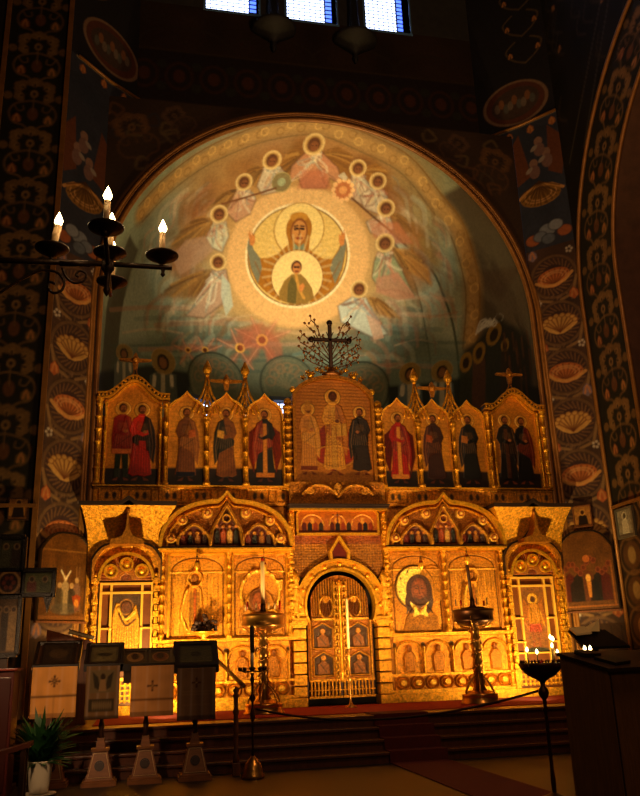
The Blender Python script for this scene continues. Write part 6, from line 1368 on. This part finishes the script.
    b=B(); b.ribbon([(-hw,0),(-hw,H),(hw,H),(hw,0)],[(-hw-.05,0),(-hw-.05,H+.05),(hw+.05,H+.05),(hw+.05,0)],-.05,0); b.box(-hw-.05,hw+.05,-.05,0,-.05,0); b.build('frame',mat('grey_frame',col='#6a6458',rough=.35,metal=.4),t)
# ---- standing painted cross at the far left
def standing_cross():
    Y=-3.95; C0=at(9,583,Y); t=thing('standing_cross','large dark standing cross with painted panels in its arms, at the left edge','cross',(C0[0],Y,FL)); z=C0[2]-FL
    hx_=at(54,583,Y)[0]-C0[0]; up=at(9,537,Y)[2]-C0[2]; dn=C0[2]-at(9,655,Y)[2]
    fm=mat('black_carved_frame',col='#1a110c',rough=.4,bump=.4,bscale=40)
    b=B(); wv=.165; wh=.16
    for s in (-1,1):
        b.box(s*wv-.03,s*wv+.03,-.05,.04,z+wh,z+up,.008); b.box(s*wv-.03,s*wv+.03,-.05,.04,z-dn,z-wh,.008)
        b.box(min(s*wv,s*hx_),max(s*wv,s*hx_),-.05,.04,z+wh-.03,z+wh+.03,.008); b.box(min(s*wv,s*hx_),max(s*wv,s*hx_),-.05,.04,z-wh-.03,z-wh+.03,.008)
        b.box(s*hx_-.03,s*hx_+.03,-.05,.04,z-wh-.03,z+wh+.03,.008)
    b.box(-wv,wv,-.05,.04,z+up-.03,z+up+.03); b.box(-wv,wv,-.05,.04,z-dn-.03,z-dn+.03); b.box(-hx_,hx_,-.02,.04,z-wh,z+wh); b.box(-wv,wv,-.02,.04,z-dn,z+up)
    b.build('cross_frame',fm,t)
    for s in (-1,1): b=B(); b.prism([(s*(hx_-.12),z-wh-.03),(s*(hx_),z-wh-.03),(s*(hx_-.02),z-wh-.1),(s*(hx_-.06),z-wh-.24),(s*(hx_-.1),z-wh-.1)],-.04,.03); b.build('drop_finial',fm,t)
    def pan(n,x0,x1,z0,z1,bg,fn):
        cv=Cv(x0,x1,z0,z1,110,bg,0); cv.noise(.25,.06,int(z0*50)); fn(cv); panel(n,cv,ICONPAINT,t,-.03,.01)
    def figs(x0,x1,z0,z1,n,cols):
        def f(cv):
            for k in range(n):
                x=x0+(k+.5)*(x1-x0)/n; cv.poly([(x-.06,z0),(x-.06,z1-.12),(x,z1-.07),(x+.06,z1-.12),(x+.06,z0)],cols[k%len(cols)],.9); cv.ell(x,z1-.08,.04,.045,'#a88a60',.9); cv.ell(x,z1-.08,.026,.03,'#4a3424',1)
        return f
    pan('upper_panel',-wv+.03,wv-.03,z+wh+.03,z+up-.03,'#4d4c34',figs(-wv+.03,wv-.03,z+wh+.05,z+up-.05,2,['#5d5c44','#4a3a30']))
    for s in (-1,1):
        xa,xb=sorted((s*(wv+.04),s*(hx_-.03))); pan('arm_panel',xa,xb,z-wh+.03,z+wh-.03,'#6d7048',figs(xa,xb,z-wh+.04,z+wh-.04,2,['#7a3a34','#55583c','#8a8a60']))
    def ctr(cv):
        cv.ell(0,z,.13,.14,'#b08a58',1,ring=.03); cv.ell(0,z,.11,.12,'#3a1c14',1)
        for k in range(6): a=k*PI/3; cv.ell(.06*math.cos(a),z+.07*math.sin(a),.025,.03,'#8a4a34',1)
    pan('centre_panel',-wv+.02,wv-.02,z-wh+.02,z+wh-.02,'#5a3c20',ctr)
    pan('lower_panel',-wv+.03,wv-.03,z-dn+.03,z-wh-.05,'#6a5030',figs(-wv+.03,wv-.03,z-dn+.05,z-wh-.1,3,['#8a6a44','#3a2c20','#a08458']))
    b=B(); b.box(-.06,.06,-.01,.05,.3,z-dn); b.box(-.25,.25,-.2,.2,0,.06,.01); b.box(-.1,.1,-.1,.1,.06,.4,.01); b.build('post',WOODD,t)
# ---- other furniture
def furniture():
    # potted plant
    y=-4.6; p=at(39,784,y); X=p[0]; t=thing('potted_plant','leafy dark green plant in a white pot on the floor at lower left','plant',(X,y,FL))
    WP=mat('white_ceramic',col='#cfc4ae',rough=.35)
    b=B(); b.lathe([(.1,.03),(.105,.05),(.12,.12),(.135,.28),(.15,.37),(.155,.38),(.14,.375),(.12,.3),(.02,.26)],0,0,0,20); b.build('pot',WP,t)
    b=B(); b.lathe([(.12,0),(.19,.015),(.2,.03),(.18,.03),(.06,.02)],0,0,0,20); b.build('saucer',WP,t)
    b=B(); r=random.Random(11)
    for k in range(420):
        a=r.uniform(0,2*PI); L=r.uniform(.2,.5); bend=r.uniform(.3,1.3); h0=r.uniform(.3,1.0); w=r.uniform(.018,.042)
        pts=[]
        for q in range(6):
            u=q/5; rr=L*u*(.5+.5*bend*u)*.85; zz=.30+h0*L*1.6*u-(bend*.3)*u*u*L*1.3; pts.append(Vector((rr*math.cos(a)*1.0,rr*math.sin(a)*.7,max(.06,zz))))
        side=Vector((-math.sin(a),math.cos(a),0)); vs=[]
        for q,pt in enumerate(pts): ww=w*[.25,.6,1,1,.6,.05][q]; vs+=[pt-side*ww,pt+side*ww+Vector((0,0,.006))]
        b.add(vs,[(2*i,2*i+1,2*i+3,2*i+2) for i in range(5)],True)
    tag(b.build('foliage',mat('leaf_green',col='#234a20',rough=.4,var=.4,vscale=8,sheen=0),t),None)
    # cabinet with papers, right foreground
    zt=1.3375; P0=np.array([.52,-8.39]); u=np.array([.92,.39]); v=np.array([-.39,.92]); ang=math.atan2(u[1],u[0])
    t=thing('wooden_cabinet','plain dark wooden cabinet with sloping top filling the lower right corner','cabinet',(P0[0],P0[1],FL),ang)
    W_,D_=1.3,.53; z0=zt-FL; z1=z0+.145
    b=B(); b.add([(0,0,0),(W_,0,0),(W_,D_,0),(0,D_,0),(0,0,z0),(W_,0,z0),(W_,D_,z1),(0,D_,z1)],[(0,3,2,1),(0,1,5,4),(1,2,6,5),(2,3,7,6),(3,0,4,7),(4,5,6,7)]); b.build('carcass',mat('cabinet_wood',col='#754c26',rough=.5,var=.3,vscale=5,grain=(9,9,.6),bump=.1,bscale=20),t)
    b=B(); b.add([(-.02,-.03,z0),(W_+.02,-.03,z0),(W_+.02,D_+.02,z1+.005),(-.02,D_+.02,z1+.005),(-.02,-.03,z0+.03),(W_+.02,-.03,z0+.03),(W_+.02,D_+.02,z1+.035),(-.02,D_+.02,z1+.035)],[(0,3,2,1),(0,1,5,4),(1,2,6,5),(2,3,7,6),(3,0,4,7),(4,5,6,7)]); b.build('sloping_top',mat('top_dark',col='#2c1a10',rough=.3),t)
    b=B(); b.box(.012,.022,-.012,0,.05,z0-.02); b.box(-.012,0,.05,D_-.05,.05,.06); b.build('corner_bead',WOODD,t)
    sl=math.atan2(.145,D_)
    def onbox(n,lab,cat,x,y,w,d,h,m,rz=0.):
        q=P0+u*x+v*y; x*=.85; y*=.85; w*=.85; d*=.85; q=P0+u*x+v*y; zz=zt+.035+.145*y/D_; o=thing(n,lab,cat,(q[0],q[1],zz),0); o.rotation_euler=(Matrix.Rotation(ang,4,'Z')@Matrix.Rotation(sl,4,'X')@Matrix.Rotation(rz,4,'Z')).to_euler()
        b=B(); b.box(-w/2,w/2,-d/2,d/2,0,h,.004); b.build('cover',m,o); b=B(); b.box(-w/2+.006,w/2+.003,-d/2+.006,d/2-.006,.005,h-.005); b.build('pages',mat('page_edges',col='#8a7450',rough=.8),o)
    bl=mat('black_leather',col='#120d0a',rough=.3)
    onbox('book','large dark book lying near the front edge of the cabinet top','book',.36,.2,.34,.26,.03,bl,.15)
    onbox('book','smaller dark book behind the large one on the cabinet top','book',.28,.46,.26,.16,.04,mat('brown_leather',col='#2a1a10',rough=.4),-.1)
    # lit paper and dark music desk further back at the right
    y=-2.75; a=at(572,632,y); c=at(612,632,y); X=(a[0]+c[0])/2; zt2=a[2]
    t=thing('reading_desk','black sloping reading desk with lit papers, right of the screen behind the cabinet','reading desk',(X,y,SOL)); z=zt2-SOL
    b=B(); b.add([(-.35,-.25,z-.28),(.5,-.25,z-.28),(.32,.15,z),(-.35,.15,z),(-.35,-.25,z-.24),(.5,-.25,z-.24),(.32,.15,z+.03),(-.35,.15,z+.03)],[(0,3,2,1),(0,1,5,4),(1,2,6,5),(2,3,7,6),(3,0,4,7),(4,5,6,7)]); b.build('sloping_board',mat('black_board',col='#0f0b09',rough=.4),t)
    b=B(); b.box(-.05,.05,-.05,.05,.05,z-.2); b.box(-.25,.25,-.2,.2,0,.05,.01); b.build('post',WOODD,t)
    t=thing('open_book','open book with lit yellowish pages on the black reading desk','book',(X-.05,y+.02,SOL+z-.06)); 
    b=B(); b.add([(-.28,-.1,0),(.0,-.1,.02),(.0,.12,.12),(-.28,.12,.10),(-.28,-.1,.03),(.0,-.1,.05),(.0,.12,.15),(-.28,.12,.13)],[(0,3,2,1),(0,1,5,4),(1,2,6,5),(2,3,7,6),(3,0,4,7),(4,5,6,7)]); b.build('left_pages',mat('paper_warm',col='#e0c890',rough=.8),t)
    b=B(); b.add([(.02,.0,.06),(.2,.0,.06),(.27,.1,.24),(.24,.12,.10),(.02,.02,.06),(.2,.02,.06),(.28,.12,.25),(.02,.14,.13)],[(0,1,5,4),(1,2,6,5),(0,3,2,1),(4,5,6,7),(2,3,7,6),(3,0,4,7)]); b.build('raised_page',mat('paper_warm',col='#e0c890',rough=.8),t)
    # choir desk at the left under the arched icon
    y=-1.7; a=at(47,650,y); c=at(93,650,y); X=(a[0]+c[0])/2; t=thing('choir_desk','orange-brown sloping wooden desk under the left arched icon','desk',(X,y,SOL)); hw=(c[0]-a[0])/2; z=a[2]-SOL
    b=B(); b.add([(-hw,-.2,z),(hw,-.2,z-.02),(hw,.25,z-.02),(-hw,.25,z),(-hw,-.2,z+.3),(hw,-.2,z+.1),(hw,.25,z+.1),(-hw,.25,z+.3)],[(0,3,2,1),(4,5,6,7),(0,1,5,4),(1,2,6,5),(2,3,7,6),(3,0,4,7)]); b.build('desk_head',mat('orange_wood',col='#8a4a20',rough=.4,var=.25,grain=(6,1,1)),t)
    b=B(); b.box(-hw+.05,hw-.05,-.12,.2,0,z,.01); b.build('desk_body',WOODM,t)
    t=thing('book','closed pale book lying on the sloping choir desk','book',(X+.15,y-.02,SOL+z+.185)); t.rotation_euler=(0,math.atan2(.2,2*hw),0)
    b=B(); b.box(-.2,.2,-.12,.12,0,.012,.003); b.box(-.2,.2,-.12,.12,.05,.062,.003); b.build('cover',WOODM,t); b=B(); b.box(-.19,.205,-.115,.115,.012,.05); b.build('pages',mat('paper_warm',col='#e0c890',rough=.8),t)
    # red cupboard, folding kneeler and shelf things at the left edge
    y=-4.5; a=at(18,668,y); zc=a[2]; t=thing('red_cupboard','dark red wooden cupboard cut by the left edge of view','cupboard',(a[0]-.35,y-.05,FL)); z=zc-FL
    rm=mat('red_lacquer',col='#4a140c',rough=.35,var=.2)
    b=B(); b.box(-.35,.35,-.2,.3,0,z-.03,.01); b.build('carcass',rm,t); b=B(); b.box(-.38,.38,-.24,.32,z-.03,z,.008); b.build('top',mat('red_top',col='#7a2a14',rough=.3),t)
    for s in (-1,1): b=B(); b.box(s*.17-.15,s*.17+.15,-.22,-.2,.08,z-.1,.008); dd=b.build('door',mat('red_door',col='#3a100a',rough=.35),t); b=B(); b.ball((s*.05,-.235,z*.5),.018,1,8); b.build('knob',BRASS,dd)
    y=-5.6; a=at(32,744,y); t=thing('wooden_ramp_stool','low reddish sloping stool at the left edge beside the plant','stool',(a[0]-.35,y,FL)); z=a[2]-FL
    b=B(); b.add([(-.4,-.15,z-.2),(.35,-.15,z-.02),(.35,.15,z-.02),(-.4,.15,z-.2),(-.4,-.15,z-.16),(.35,-.15,z+.03),(.35,.15,z+.03),(-.4,.15,z-.16)],[(0,3,2,1),(4,5,6,7),(0,1,5,4),(1,2,6,5),(2,3,7,6),(3,0,4,7)]); b.build('sloping_seat',mat('red_brown_seat',col='#5a2a18',rough=.4),t)
    for x,h in ((-.32,z-.2),(.28,z-.03)):
        for yy in (-.11,.11): b=B(); b.box(x-.025,x+.025,yy-.025,yy+.025,0,h); b.build('leg',WOODD,t)
    # carpets
    cr=mat('red_carpet',col='#981a08',rough=.95,var=.2,vscale=12,bump=.3,bscale=120)
    b=B(); b.box(-4.3,4.3,-2.35,-.25,SOL,SOL+.012); tag(b.build('sanctuary_carpet',cr),'wide red carpet along the foot of the icon screen','carpet')
    b=B(); xs=(-.22,.62); ys=[-2.34,-2.92,-2.92,-3.17,-3.17,-3.42,-3.42,-3.67,-3.67,-12]; n=4; h=(SOL-FL)/n
    zs=[SOL+.014,SOL+.014,SOL-h+.012,SOL-h+.012,SOL-2*h+.012,SOL-2*h+.012,SOL-3*h+.012,SOL-3*h+.012,FL+.012,FL+.012]; off=[0,-.012,-.012,-.012,-.012,-.012,-.012,-.012,-.012,0]
    ys=[-2.34,-2.93,-2.93,-3.18,-3.18,-3.43,-3.43,-3.68,-3.68,-7.3]
    vs=[];fs=[]
    for x in xs:
        for yy,zz in zip(ys,zs): vs.append((x,yy,zz))
    m=len(ys); fs=[(i,i+1,m+i+1,m+i) for i in range(m-1)]; b.add(vs,fs); o=b.build('runner_carpet',mat('dark_red_runner',col='#4c0605',rough=.95,var=.2,vscale=12,bump=.3,bscale=120)); md=o.modifiers.new('t','SOLIDIFY'); md.thickness=.01; md.offset=-1; tag(o,'narrow dark red runner down the steps and across the floor','carpet')
lecterns(); stands(); chandelier(); mounted(); standing_cross(); furniture()
def lamp(name,kind,loc,power,col,size=.1,rot=None,angle=None,blend=.5,aim=None,shape=None):
    l=bpy.data.lights.new(name,kind); l.energy=power; l.color=col
    if kind=='AREA': l.size=size; 
    elif kind in('POINT','SPOT'): l.shadow_soft_size=size
    if kind=='SPOT': l.spot_size=math.radians(angle); l.spot_blend=blend
    o=bpy.data.objects.new(name,l); COL.objects.link(o); o.location=loc
    if aim is not None:
        d=Vector(aim)-Vector(loc); o.rotation_euler=d.to_track_quat('-Z','Y').to_euler()
    return o
WARM=(1.,.62,.24); AMB=(1.,.5,.16)
lamp('apse_floodlight','SPOT',(.1,1.2,6.6),1280,(1.,.78,.47),.15,angle=96,blend=1.,aim=(-.05,3.3,11.8))
for s in (-1,1):
    lamp('solea_floodlight','SPOT',(s*3.3,-1.75,SOL+.12),(720 if s<0 else 600),(1.,.66,.22),.10,angle=140,blend=.8,aim=(s*3.0,.0,3.0))
lamp('screen_floodlight','SPOT',(0,-2.7,SOL+.12),900,(1.,.60,.24),.2,angle=120,blend=.9,aim=(0,0,4.2))
lamp('high_fill_light','POINT',(1.5,-9,9.5),620,(1.,.55,.25),.6)  # unseen fill added to lift the dim upper walls
lamp('nave_fill_light','POINT',(-1,-14,6),130,(1.,.6,.32),.6)  # soft fill added near the camera, no lamp stands there
lamp('lectern_lamp','SPOT',(-5.6,-9.2,3.6),600,(1.,.58,.27),.1,angle=34,blend=1.,aim=(-4.6,-4.1,1.2))
for q in CH_L: lamp('candle_bulb_light','POINT',q,3.2,(1.,.66,.3),.03)
W=bpy.data.worlds.new('world'); SC.world=W; W.use_nodes=True; W.node_tree.nodes['Background'].inputs[0].default_value=(.10,.13,.2,1); W.node_tree.nodes['Background'].inputs[1].default_value=.12
